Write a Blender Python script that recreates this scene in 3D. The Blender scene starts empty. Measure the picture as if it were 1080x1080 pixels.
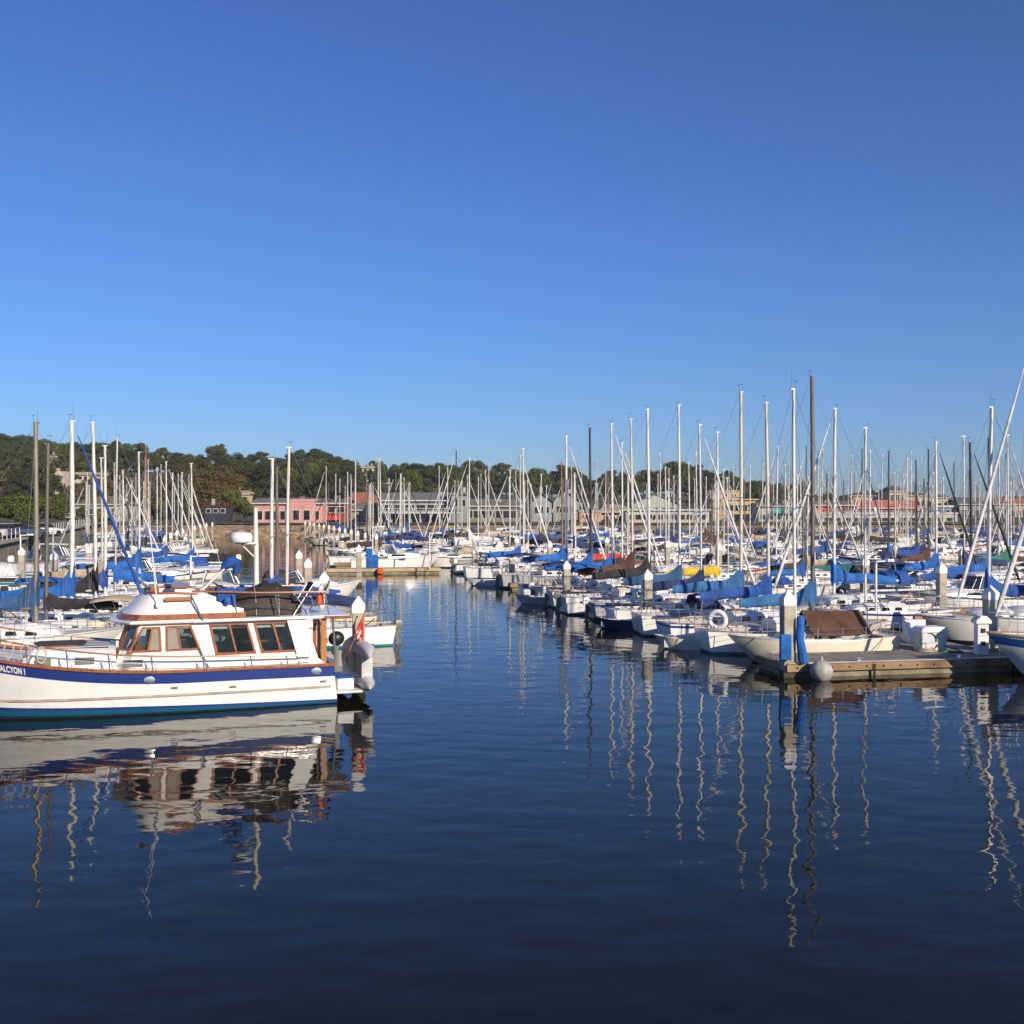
import bpy, math, random
from mathutils import Vector, Matrix
random.seed(7)
R = math.radians
SC = bpy.context.scene
COL = SC.collection

# ---------------------------------------------------------------- camera, sky, sun, exposure
FPX, HOR, CAMZ = 1174.0, 533.0, 5.7          # focal length and horizon row of a 1080 px picture, eye height
cam_d = bpy.data.cameras.new("camera")
cam = bpy.data.objects.new("camera", cam_d)
COL.objects.link(cam)
cam.location = (0, 0, CAMZ)
cam.rotation_euler = (R(90) - math.atan((540 - HOR) / FPX), 0, 0)
cam_d.sensor_width = 36
cam_d.lens = FPX / 1080 * 36
cam_d.clip_end = 9000
cam_d.clip_start = 0.2
SC.camera = cam

SUN_EL, SUN_AZ = R(23), R(38)                # azimuth: to the right of straight behind the camera
sun_dir = Vector((math.sin(SUN_AZ) * math.cos(SUN_EL), -math.cos(SUN_AZ) * math.cos(SUN_EL), math.sin(SUN_EL)))
world = bpy.data.worlds.new("World")
SC.world = world
world.use_nodes = True
wn = world.node_tree
bg = wn.nodes["Background"]
sky = wn.nodes.new("ShaderNodeTexSky")
sky.sky_type = 'NISHITA'
sky.sun_disc = False
sky.sun_elevation = SUN_EL
sky.sun_rotation = math.atan2(sun_dir.x, sun_dir.y)
sky.altitude = 0
sky.air_density = 1.0
sky.dust_density = 0.3
sky.ozone_density = 4.0
hs = wn.nodes.new("ShaderNodeHueSaturation")
hs.inputs['Saturation'].default_value = 1.0
wn.links.new(sky.outputs[0], hs.inputs['Color'])
tint = wn.nodes.new("ShaderNodeMix"); tint.data_type = 'RGBA'; tint.blend_type = 'MULTIPLY'; tint.inputs[0].default_value = 1.0
tint.inputs[7].default_value = (0.53, 0.75, 1.19, 1)
wn.links.new(hs.outputs[0], tint.inputs[6])
wn.links.new(tint.outputs[2], bg.inputs[0])
bg.inputs[1].default_value = 0.09
sun_d = bpy.data.lights.new("sun", 'SUN')
sun_d.energy = 5.0
sun_d.angle = R(0.5)
sun_d.color = (1.0, 0.86, 0.68)
sun = bpy.data.objects.new("sun", sun_d)
COL.objects.link(sun)
sun.rotation_euler = sun_dir.to_track_quat('Z', 'Y').to_euler()
SC.view_settings.view_transform = 'Standard'
SC.view_settings.look = 'None'
SC.view_settings.exposure = 0.12
SC.view_settings.gamma = 1.0
SC.render.engine = 'CYCLES'
SC.cycles.max_bounces = 6
SC.cycles.caustics_reflective = False
SC.cycles.caustics_refractive = False

# ---------------------------------------------------------------- materials
MATS = {}
def mat(name, col, rough=0.5, metal=0.0, var=0.08, scale=3.0, bump=0.0, bscale=20.0, spec=0.5, coat=0.0, col2=None, detail=4):
    if name in MATS: return MATS[name]
    m = bpy.data.materials.new(name)
    m.use_nodes = True
    nt = m.node_tree
    b = nt.nodes["Principled BSDF"]
    b.inputs['Roughness'].default_value = rough
    b.inputs['Metallic'].default_value = metal
    b.inputs['Specular IOR Level'].default_value = spec
    if coat: b.inputs['Coat Weight'].default_value = coat
    tc = nt.nodes.new("ShaderNodeTexCoord")
    n = nt.nodes.new("ShaderNodeTexNoise")
    n.inputs['Scale'].default_value = scale
    n.inputs['Detail'].default_value = detail
    nt.links.new(tc.outputs['Object'], n.inputs['Vector'])
    mx = nt.nodes.new("ShaderNodeMix")
    mx.data_type = 'RGBA'
    c1 = tuple(max(0, c * (1 - var)) for c in col)
    c2 = tuple(min(1, c * (1 + var)) for c in col) if col2 is None else col2
    mx.inputs[6].default_value = (*c1, 1)
    mx.inputs[7].default_value = (*c2, 1)
    rm = nt.nodes.new("ShaderNodeMapRange")
    rm.inputs['From Min'].default_value = 0.3
    rm.inputs['From Max'].default_value = 0.7
    nt.links.new(n.outputs[0], rm.inputs[0])
    nt.links.new(rm.outputs[0], mx.inputs[0])
    nt.links.new(mx.outputs[2], b.inputs['Base Color'])
    if bump:
        n2 = nt.nodes.new("ShaderNodeTexNoise")
        n2.inputs['Scale'].default_value = bscale
        n2.inputs['Detail'].default_value = 5
        nt.links.new(tc.outputs['Object'], n2.inputs['Vector'])
        bp = nt.nodes.new("ShaderNodeBump")
        bp.inputs['Distance'].default_value = bump
        nt.links.new(n2.outputs[0], bp.inputs['Height'])
        nt.links.new(bp.outputs[0], b.inputs['Normal'])
    MATS[name] = m
    return m

def planks(name, col, col2, width=0.14, axis=0, rough=0.75):
    m = mat(name, col, rough, var=0.2, scale=2.0, col2=col2)
    nt = m.node_tree
    b = nt.nodes["Principled BSDF"]
    tc = nt.nodes.new("ShaderNodeTexCoord")
    w = nt.nodes.new("ShaderNodeTexWave")
    w.wave_type = 'BANDS'
    w.bands_direction = 'XYZ'[axis]
    w.inputs['Scale'].default_value = 1.0 / width / 3.0
    nt.links.new(tc.outputs['Object'], w.inputs['Vector'])
    bp = nt.nodes.new("ShaderNodeBump")
    bp.inputs['Distance'].default_value = 0.02
    nt.links.new(w.outputs['Fac'], bp.inputs['Height'])
    nt.links.new(bp.outputs[0], b.inputs['Normal'])
    return m

def gelcoat(name, col, rough=0.28):
    """boat plastic: faint vertical run-off streaks and a light coat"""
    m = mat(name, col, rough, var=0.05, scale=1.2, coat=0.3)
    nt = m.node_tree
    n = [x for x in nt.nodes if x.type == 'TEX_NOISE'][0]
    tc = [x for x in nt.nodes if x.type == 'TEX_COORD'][0]
    mp = nt.nodes.new("ShaderNodeMapping")
    mp.inputs['Scale'].default_value = (4.0, 4.0, 0.5)
    nt.links.new(tc.outputs['Object'], mp.inputs[0])
    nt.links.new(mp.outputs[0], n.inputs['Vector'])
    return m

M_WHITE = gelcoat("gelcoat_white", (0.84, 0.825, 0.785))
M_CREAM = gelcoat("gelcoat_cream", (0.72, 0.67, 0.55))
M_GREYH = gelcoat("gelcoat_grey", (0.46, 0.47, 0.47))
M_NAVYH = gelcoat("gelcoat_navy", (0.02, 0.035, 0.10))
M_REDH = gelcoat("gelcoat_red", (0.35, 0.03, 0.025))
M_TEALH = gelcoat("gelcoat_teal", (0.02, 0.19, 0.22))
M_BAND = gelcoat("band_blue", (0.022, 0.045, 0.21))
M_BANDB = gelcoat("band_bright_blue", (0.02,0.10,0.34))
M_TURQ = gelcoat("boot_turquoise", (0.010, 0.10, 0.20))
M_BOTTOM = mat("bottom_paint", (0.012, 0.03, 0.045), 0.6, var=0.4, scale=6)
M_DECK = mat("deck_paint", (0.64, 0.63, 0.60), 0.6, var=0.08, scale=5)
M_DECKG = mat("deck_grey", (0.42, 0.43, 0.45), 0.65, var=0.08, scale=5)
M_TEAK = mat("varnished_teak", (0.30, 0.095, 0.025), 0.3, var=0.3, scale=8, coat=0.4)
M_TEAKO = mat("old_teak", (0.27, 0.17, 0.10), 0.65, var=0.25, scale=8)
M_GLASS = mat("dark_glass", (0.018, 0.018, 0.016), 0.06, var=0.3, scale=2, spec=0.7)
M_GLASSB = mat("blue_grey_glass", (0.06, 0.08, 0.10), 0.08, var=0.3, scale=2, spec=0.7)
M_BLIND = mat("grey_blind", (0.26, 0.24, 0.20), 0.5, var=0.12, scale=5)
M_GREYP = mat("grey_plastic", (0.17, 0.165, 0.14), 0.35, var=0.1)
M_ALU = mat("anodised_aluminium", (0.62, 0.60, 0.56), 0.42, 0.55, var=0.06)
M_MASTW = mat("mast_white", (0.70, 0.68, 0.63), 0.4, var=0.06)
M_MASTC = mat("mast_cream", (0.62, 0.57, 0.46), 0.45, var=0.06)
M_MASTG = mat("mast_grey", (0.15, 0.132, 0.11), 0.45, 0.1, var=0.08)
M_MASTT = mat("mast_tan", (0.29, 0.25, 0.18), 0.4, 0.3, var=0.08)
M_MASTB = mat("mast_black", (0.035, 0.032, 0.03), 0.45, var=0.15)
M_WOOD = mat("mast_wood", (0.30, 0.15, 0.06), 0.45, var=0.2, scale=5)
M_WIRE = mat("steel_wire", (0.13, 0.13, 0.13), 0.6, 0.2, var=0.1)
M_STEEL = mat("stainless_steel", (0.65, 0.65, 0.64), 0.22, 0.9, var=0.05)
M_CONC = mat("concrete", (0.40, 0.36, 0.285), 0.9, var=0.3, scale=2.2, bump=0.02, bscale=18, detail=9)
M_CAP = mat("white_cap", (0.80, 0.79, 0.77), 0.5, var=0.05)
M_BLACK = mat("black_plastic", (0.015, 0.015, 0.016), 0.4, var=0.2)
M_RUBBER = mat("black_rubber", (0.02, 0.02, 0.02), 0.8, var=0.2)
M_ORANGE = mat("orange_plastic", (0.70, 0.10, 0.02), 0.45, var=0.1)
M_REDF = mat("red_cloth", (0.55, 0.03, 0.03), 0.8, var=0.1)
M_ROPE = mat("rope", (0.45, 0.40, 0.30), 0.9, var=0.2, scale=20)
M_BUOY = mat("fender_grey", (0.36, 0.35, 0.32), 0.6, var=0.25, scale=5)
M_GREENH = mat("hose_green", (0.01, 0.13, 0.08), 0.5)
def cloth(name, col): return mat(name, col, 0.85, scale=1.6, bump=0.035, bscale=6, detail=8, var=.30, col2=tuple(min(.8, c*1.35+.015) for c in col))
CLOTH = {
 'royal blue': cloth("canvas_royal", (0.006, 0.062, 0.27)),
 'bright blue': cloth("canvas_bright", (0.007, 0.105, 0.39)),
 'faded blue': cloth("canvas_faded", (0.022, 0.12, 0.29)),
 'navy': cloth("canvas_navy", (0.010, 0.025, 0.10)),
 'steel blue': cloth("canvas_steel", (0.02, 0.075, 0.18)),
 'brown': cloth("canvas_brown", (0.085, 0.035, 0.02)),
 'dark brown': cloth("canvas_darkbrown", (0.04, 0.022, 0.015)),
 'black': cloth("canvas_black", (0.018, 0.016, 0.018)),
 'tan': cloth("canvas_tan", (0.40, 0.33, 0.23)),
 'white': cloth("canvas_white", (0.68, 0.66, 0.62)),
 'yellow': cloth("canvas_yellow", (0.70, 0.40, 0.015)),
 'green': cloth("canvas_green", (0.02, 0.16, 0.10)),
 'red': cloth("canvas_red", (0.50, 0.05, 0.04)),
}
MASTM = {'white': M_MASTW, 'cream': M_MASTC, 'silver': M_ALU, 'grey': M_MASTG, 'tan': M_MASTT, 'black': M_MASTB, 'wooden': M_WOOD}
HULLM = {'white': M_WHITE, 'cream': M_CREAM, 'grey': M_GREYH, 'navy': M_NAVYH, 'red': M_REDH, 'teal': M_TEALH}

# ---------------------------------------------------------------- mesh builder
class MB:
    def __init__(s): s.v, s.f, s.m = [], [], []
    def add(s, vs, fs, mi=0):
        o = len(s.v)
        s.v += [tuple(p) for p in vs]
        for f in fs: s.f.append([o + i for i in f]); s.m.append(mi)
    def box(s, x0, x1, y0, y1, z0, z1, mi=0, T=None):
        vs = [Vector(p) for p in ((x0,y0,z0),(x1,y0,z0),(x1,y1,z0),(x0,y1,z0),(x0,y0,z1),(x1,y0,z1),(x1,y1,z1),(x0,y1,z1))]
        if T: vs = [T @ p for p in vs]
        s.add(vs, [(3,2,1,0),(4,5,6,7),(0,1,5,4),(1,2,6,5),(2,3,7,6),(3,0,4,7)], mi)
    def tube(s, p, q, r0, r1=None, n=6, mi=0, cap=True):
        p, q = Vector(p), Vector(q)
        r1 = r0 if r1 is None else r1
        d = (q - p)
        if d.length < 1e-6: return
        d.normalize()
        a = d.orthogonal().normalized(); b = d.cross(a)
        vs = []
        for c, r in ((p, r0), (q, r1)):
            for i in range(n):
                t = 2 * math.pi * i / n
                vs.append(c + a * (r * math.cos(t)) + b * (r * math.sin(t)))
        fs = [(i, (i + 1) % n, n + (i + 1) % n, n + i) for i in range(n)]
        if cap: fs += [tuple(range(n))[::-1], tuple(range(n, 2 * n))]
        s.add(vs, fs, mi)
    def path(s, pts, r, n=6, mi=0, closed=False):
        """one continuous bent tube"""
        pts = [Vector(p) for p in pts]
        k = len(pts); vs = []; prev = None
        for i, p in enumerate(pts):
            if closed: d = pts[(i + 1) % k] - pts[i - 1]
            else: d = pts[min(i + 1, k - 1)] - pts[max(i - 1, 0)]
            d.normalize()
            a = (d.orthogonal() if prev is None else prev - d * prev.dot(d))
            if a.length < 1e-5: a = d.orthogonal()
            a.normalize(); prev = a
            b = d.cross(a)
            rr = r[i] if isinstance(r, (list, tuple)) else r
            for j in range(n):
                t = 2 * math.pi * j / n
                vs.append(p + a * (rr * math.cos(t)) + b * (rr * math.sin(t)))
        fs = []
        for i in range(k if closed else k - 1):
            i2 = (i + 1) % k
            for j in range(n): fs.append((i*n+j, i*n+(j+1)%n, i2*n+(j+1)%n, i2*n+j))
        if not closed: fs += [tuple(range(n))[::-1], tuple(range((k-1)*n, k*n))]
        s.add(vs, fs, mi)
    def loft(s, rings, mi=0, closed=True, cap0=True, cap1=True):
        n = len(rings[0]); vs = [p for r in rings for p in r]; fs = []
        for i in range(len(rings) - 1):
            for j in range(n if closed else n - 1):
                fs.append((i*n+j, i*n+(j+1)%n, (i+1)*n+(j+1)%n, (i+1)*n+j))
        if cap0: fs.append(tuple(range(n))[::-1])
        if cap1: fs.append(tuple(range((len(rings)-1)*n, len(rings)*n)))
        s.add(vs, fs, mi)
    def prism(s, poly, y0, y1, mi=0, top_in=0.0):
        """outline in x,z pulled from y0 to y1"""
        n = len(poly); zm = max(p[1] for p in poly); zn = min(p[1] for p in poly)
        def yy(y, z): return y - math.copysign(top_in * (z - zn) / max(zm - zn, 1e-6), y)
        vs = [(x, yy(y0, z), z) for x, z in poly] + [(x, yy(y1, z), z) for x, z in poly]
        fs = [(i, (i+1)%n, n+(i+1)%n, n+i) for i in range(n)] + [tuple(range(n))[::-1], tuple(range(n, 2*n))]
        s.add(vs, fs, mi)
    def sphere(s, c, r, nu=12, nv=8, mi=0, sc=(1,1,1)):
        c = Vector(c); vs = [c + Vector((0,0,-r*sc[2]))]
        for i in range(1, nv):
            a = -math.pi/2 + math.pi*i/nv
            for j in range(nu):
                t = 2*math.pi*j/nu
                vs.append(c + Vector((r*sc[0]*math.cos(a)*math.cos(t), r*sc[1]*math.cos(a)*math.sin(t), r*sc[2]*math.sin(a))))
        vs.append(c + Vector((0,0,r*sc[2]))); top = len(vs)-1; fs = []
        for j in range(nu): fs.append((0, 1+(j+1)%nu, 1+j)); fs.append((top, top-nu+j, top-nu+(j+1)%nu))
        for i in range(nv-2):
            for j in range(nu):
                a = 1+i*nu+j; b = 1+i*nu+(j+1)%nu
                fs.append((a, b, b+nu, a+nu))
        s.add(vs, fs, mi)
    def build(s, name, mats, parent=None, smooth=38, bevel=0, fix=True):
        me = bpy.data.meshes.new(name)
        me.from_pydata(s.v, [], s.f)
        if not isinstance(mats, (list, tuple)): mats = [mats]
        for m in mats: me.materials.append(m)
        if len(mats) > 1: me.polygons.foreach_set('material_index', s.m)
        if fix:
            import bmesh
            bm = bmesh.new(); bm.from_mesh(me)
            bmesh.ops.recalc_face_normals(bm, faces=bm.faces)
            bm.to_mesh(me); bm.free()
        if smooth:
            me.shade_smooth()
            me.set_sharp_from_angle(angle=R(smooth))
        o = bpy.data.objects.new(name, me)
        COL.objects.link(o)
        if parent: o.parent = parent
        if bevel:
            b = o.modifiers.new("bevel", 'BEVEL'); b.width = bevel; b.segments = 3; b.limit_method = 'ANGLE'; b.angle_limit = R(30)
        return o

def tag(o, label=None, cat=None, group=None, kind=None):
    if label: o['label'] = label
    if cat: o['category'] = cat
    if group: o['group'] = group
    if kind: o['kind'] = kind
    return o
def empty(name, loc=(0,0,0), rz=0):
    o = bpy.data.objects.new(name, None); COL.objects.link(o)
    o.location = loc; o.rotation_euler = (0, 0, rz); o.empty_display_size = 0.3
    return o
KIDS = {}
def copy_tree(o, parent=None):
    c = o.copy(); COL.objects.link(c)
    if parent: c.parent = parent
    for ch in list(o.children): copy_tree(ch, c)
    return c
def lerp(a, b, t): return a + (b - a) * t
def table(tab, x):
    if x <= tab[0][0]: return tab[0][1]
    for (x0, y0), (x1, y1) in zip(tab, tab[1:]):
        if x <= x1: return lerp(y0, y1, (x - x0) / (x1 - x0))
    return tab[-1][1]
def wx(px, d): return (px - 540) / FPX * d          # metres to the side of a bearing at a distance
def wz(py, d): return CAMZ - (py - HOR) / FPX * d
def px_of(X, Y): return 540 + FPX * X / Y

# ---------------------------------------------------------------- water
def make_water():
    m = bpy.data.materials.new("harbour_water"); m.use_nodes = True
    nt = m.node_tree; b = nt.nodes["Principled BSDF"]
    b.inputs['Base Color'].default_value = (0.007, 0.007, 0.002, 1)
    b.inputs['Roughness'].default_value = 0.015
    b.inputs['IOR'].default_value = 1.32
    b.inputs['Specular Tint'].default_value = (1.0, 0.72, 0.30, 1)
    tc = nt.nodes.new("ShaderNodeTexCoord")
    def noise(scale, sx, sy, rot, detail):
        mp = nt.nodes.new("ShaderNodeMapping")
        mp.inputs['Scale'].default_value = (sx, sy, 1); mp.inputs['Rotation'].default_value = (0, 0, R(rot))
        n = nt.nodes.new("ShaderNodeTexNoise"); n.inputs['Scale'].default_value = scale; n.inputs['Detail'].default_value = detail
        nt.links.new(tc.outputs['Object'], mp.inputs[0]); nt.links.new(mp.outputs[0], n.inputs['Vector'])
        return n
    a = noise(0.75, 1, 1.5, 12, 1.5)
    c = noise(2.2, 1, 1.8, -15, 2.0)
    patch = noise(0.05, 1, 2, 5, 2)
    mr = nt.nodes.new("ShaderNodeMapRange"); mr.inputs['From Min'].default_value = 0.38; mr.inputs['From Max'].default_value = 0.62
    mr.inputs['To Min'].default_value = 0.35; mr.inputs['To Max'].default_value = 1.0
    nt.links.new(patch.outputs[0], mr.inputs[0])
    mul = nt.nodes.new("ShaderNodeMath"); mul.operation = 'MULTIPLY'
    nt.links.new(c.outputs[0], mul.inputs[0]); nt.links.new(mr.outputs[0], mul.inputs[1])
    b1 = nt.nodes.new("ShaderNodeBump"); b1.inputs['Distance'].default_value = 0.0195
    b2 = nt.nodes.new("ShaderNodeBump"); b2.inputs['Distance'].default_value = 0.0035
    nt.links.new(a.outputs[0], b1.inputs['Height'])
    nt.links.new(mul.outputs[0], b2.inputs['Height'])
    nt.links.new(b1.outputs[0], b2.inputs['Normal'])
    nt.links.new(b2.outputs[0], b.inputs['Normal'])
    mb = MB(); mb.add([(-3000,-600,0),(3000,-600,0),(3000,6000,0),(-3000,6000,0)], [(0,1,2,3)])
    tag(mb.build("water", m, smooth=0, fix=False), kind='structure')
make_water()

# ---------------------------------------------------------------- land
RIDGE = [(-200,20),(0,20),(130,19),(230,17.5),(330,15),(430,13),(540,10),(620,8),(700,10.5),(760,8),(860,3),(960,2.4),(1300,2.4)]
SHORE = [(36,-40),(85,-41.5),(190,-72)]
def hash2(i, j):
    n = math.sin(i * 127.1 + j * 311.7) * 43758.5453
    return n - math.floor(n)
def vnoise(x, y):
    i, j = math.floor(x), math.floor(y); fx, fy = x - i, y - j
    fx = fx*fx*(3-2*fx); fy = fy*fy*(3-2*fy)
    return lerp(lerp(hash2(i,j), hash2(i+1,j), fx), lerp(hash2(i,j+1), hash2(i+1,j+1), fx), fy)
def fbm(x, y): return 0.6*vnoise(x,y) + 0.27*vnoise(2.1*x+5,2.1*y) + 0.13*vnoise(4.3*x,4.3*y+9)
LAND = 2.4
def ground(X, Y):
    if Y < 236: return LAND
    px = px_of(X, max(Y, 1))
    r = table(RIDGE, px)
    t = min(1, (Y - 236) / 190); t = t*t*(3-2*t)
    return LAND + (r - LAND) * t + (fbm(X/40, Y/40) - .5) * 3 * t * (1 if r > 4 else 0.1)
M_EARTH = mat("dry_earth", (0.17, 0.12, 0.065), 0.95, var=0.4, scale=0.08, col2=(0.06, 0.075, 0.028), detail=8, bump=0.4, bscale=0.6)
M_ROCK = mat("tan_rock", (0.30, 0.215, 0.125), 0.95, var=0.45, scale=0.7, bump=0.25, bscale=1.6, detail=8)
M_SHEET = mat("weathered_wall", (0.17, 0.15, 0.12), 0.9, var=0.35, scale=1.2, bump=0.03, bscale=8)
M_ASPH = mat("car_park_asphalt", (0.09, 0.085, 0.08), 0.9, var=0.2, scale=1)
def make_land():
    mb = MB(); xs = [-560 + 13*i for i in range(96)]; ys = [199,205,215,225,236] + [236 + 11*i for i in range(1, 24)] + [540, 640, 800, 1100]
    vs = [(x, y, ground(x, y)) for y in ys for x in xs]; n = len(xs)
    mb.add(vs, [(j*n+i, j*n+i+1, (j+1)*n+i+1, (j+1)*n+i) for j in range(len(ys)-1) for i in range(n-1)])
    tag(mb.build("hill_terrain", M_EARTH, smooth=60), kind='structure')
    # ground behind the left quay
    mb = MB(); vs = []; fs = []
    for k, y in enumerate((30, 60, 85, 120, 155, 190, 203)):
        x = table(SHORE, y) - 0.4
        vs += [(x, y, LAND - .004), (-560, y, LAND - .004)]
        if k: fs.append((2*k-2, 2*k-1, 2*k+1, 2*k))
    mb.add(vs, fs)
    tag(mb.build("car_park_ground", M_ASPH, smooth=0), kind='structure')
    # rocky bank along the far shore
    mb = MB(); nx, ny = 330, 14; vs = []
    for j in range(ny):
        for i in range(nx):
            x = -74 + 0.75 * i; t = j / (ny - 1)
            y = 188 + 12.5 * t; z = lerp(-1.2, LAND + .02, t ** 0.75)
            k = math.sin(math.pi * min(1, t * 1.1)) * (0.55 + .45*vnoise(x/13, 3))
            z += (abs(fbm(x/3.2, y/2.6) - 0.5)*2 - .25) * 2.6 * k + (vnoise(x/1.2, y/1.1) - .5) * 1.1 * k
            y += (fbm(x/3.3 + 40, y/3) - .5) * 2.4 * k
            vs.append((x, y, z))
    mb.add(vs, [(j*nx+i, j*nx+i+1, (j+1)*nx+i+1, (j+1)*nx+i) for j in range(ny-1) for i in range(nx-1)])
    tag(mb.build("rock_embankment", M_ROCK, smooth=12), kind='structure')
    # far low coast at the right
    mb = MB(); vs = []; fs = []
    for i in range(60):
        x = 250 + 10*i; h = 12 + 9*fbm(x/120, 1) - 6*max(0,(x-900)/700)
        vs += [(x*.85, 1300, -1), (x*.85, 1325, h*.75), (x*.85, 1390, h*.9)]
        if i: b = 3*i; fs += [(b-3,b,b+1,b-2),(b-2,b+1,b+2,b-1)]
    mb.add(vs, fs)
    tag(mb.build("distant_hills", mat("distant_scrub", (0.07,0.085,0.075), 0.95, var=.3, scale=.02), smooth=60), kind='structure')
make_land()

def quay_wall():
    root = empty("quay_wall", (table(SHORE, 85), 85, 0))
    tag(root, "grey ribbed harbour wall running along the left shore under the trees", "wall")
    ox, oy = root.location.x, root.location.y
    mb = MB(); a = Vector((-41.5, 85, 0)); b = Vector((-72, 190, 0)); d = (b-a).normalized(); n = Vector((d.y, -d.x, 0))
    Lw = (b-a).length; k = int(Lw/0.7); vs = []
    for i in range(k+1):
        p = a + d*(Lw*i/k) + n*(0.16 if i % 2 else 0.0) - root.location
        vs += [(p.x, p.y, -1.5), (p.x, p.y, LAND - .1)]
    mb.add(vs, [(2*i, 2*i+2, 2*i+3, 2*i+1) for i in range(k)])
    mb.build("sheet_piles", M_SHEET, root, smooth=0, fix=False)
    mb = MB(); T = Matrix.Translation(a - root.location) @ Matrix.Rotation(math.atan2(d.y, d.x), 4, 'Z')
    mb.box(0, Lw, -0.5, 0.28, LAND - .1, LAND + .12, T=T)
    mb.build("coping", M_CONC, root, smooth=0)
    mb = MB(); mb.box(-3, 0, -50, 0.6, -1.5, LAND + .1)
    o = mb.build("quay_block", M_CONC, None, smooth=0, bevel=.04); o.location = (-41.2, 84, 0)
    tag(o, "plain concrete quay block at the near end of the ribbed harbour wall", "quay")
    # railing
    f = empty("railing", (a.x, a.y, LAND)); tag(f, "thin metal railing along the top of the ribbed harbour wall", "railing")
    mb = MB()
    for z in (0.55, 1.1): mb.tube(T @ Vector((0,.0,LAND+z)) + root.location - f.location, T @ Vector((Lw,.0,LAND+z)) + root.location - f.location, .03, n=4)
    mb.build("rail", M_ALU, f)
    mb = MB(); mb.tube((0,0,0.1),(0,0,1.12),.035,n=5); proto = mb.build("post", M_ALU, f)
    for i in range(1, 42):
        c = proto.copy(); COL.objects.link(c); c.location = d*(Lw*i/41)
quay_wall()

# ---------------------------------------------------------------- trees
def leafmat(name, col, col2):
    m = bpy.data.materials.new(name); m.use_nodes = True
    nt = m.node_tree; b = nt.nodes["Principled BSDF"]
    b.inputs['Roughness'].default_value = 0.8; b.inputs['Specular IOR Level'].default_value = 0.2
    tc = nt.nodes.new("ShaderNodeTexCoord"); n = nt.nodes.new("ShaderNodeTexNoise")
    n.inputs['Scale'].default_value = 0.55; n.inputs['Detail'].default_value = 3
    oi = nt.nodes.new("ShaderNodeObjectInfo")
    mx = nt.nodes.new("ShaderNodeMix"); mx.data_type = 'RGBA'
    mx.inputs[6].default_value = (*col, 1); mx.inputs[7].default_value = (*col2, 1)
    ad = nt.nodes.new("ShaderNodeMath"); ad.operation = 'MULTIPLY_ADD'; ad.inputs[1].default_value = 0.7; ad.use_clamp = True
    s2 = nt.nodes.new("ShaderNodeMath"); s2.operation = 'MULTIPLY_ADD'; s2.inputs[1].default_value = 1.6; s2.inputs[2].default_value = -0.65
    nt.links.new(tc.outputs['Object'], n.inputs['Vector'])
    nt.links.new(n.outputs[0], s2.inputs[0])
    nt.links.new(oi.outputs['Random'], ad.inputs[0]); nt.links.new(s2.outputs[0], ad.inputs[2])
    nt.links.new(ad.outputs[0], mx.inputs[0]); nt.links.new(mx.outputs[2], b.inputs['Base Color'])
    return m
L_DARK = leafmat("cypress_foliage", (0.030, 0.040, 0.016), (0.075, 0.082, 0.030))
L_PINE = leafmat("pine_foliage", (0.042, 0.050, 0.017), (0.105, 0.105, 0.038))
L_OAK = leafmat("broadleaf_foliage", (0.058, 0.076, 0.016), (0.125, 0.145, 0.034))
L_BROWN = leafmat("autumn_foliage", (0.085, 0.062, 0.024), (0.15, 0.105, 0.04))
M_BARK = mat("bark", (0.085, 0.062, 0.045), 0.95, var=0.3, scale=3)

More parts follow.
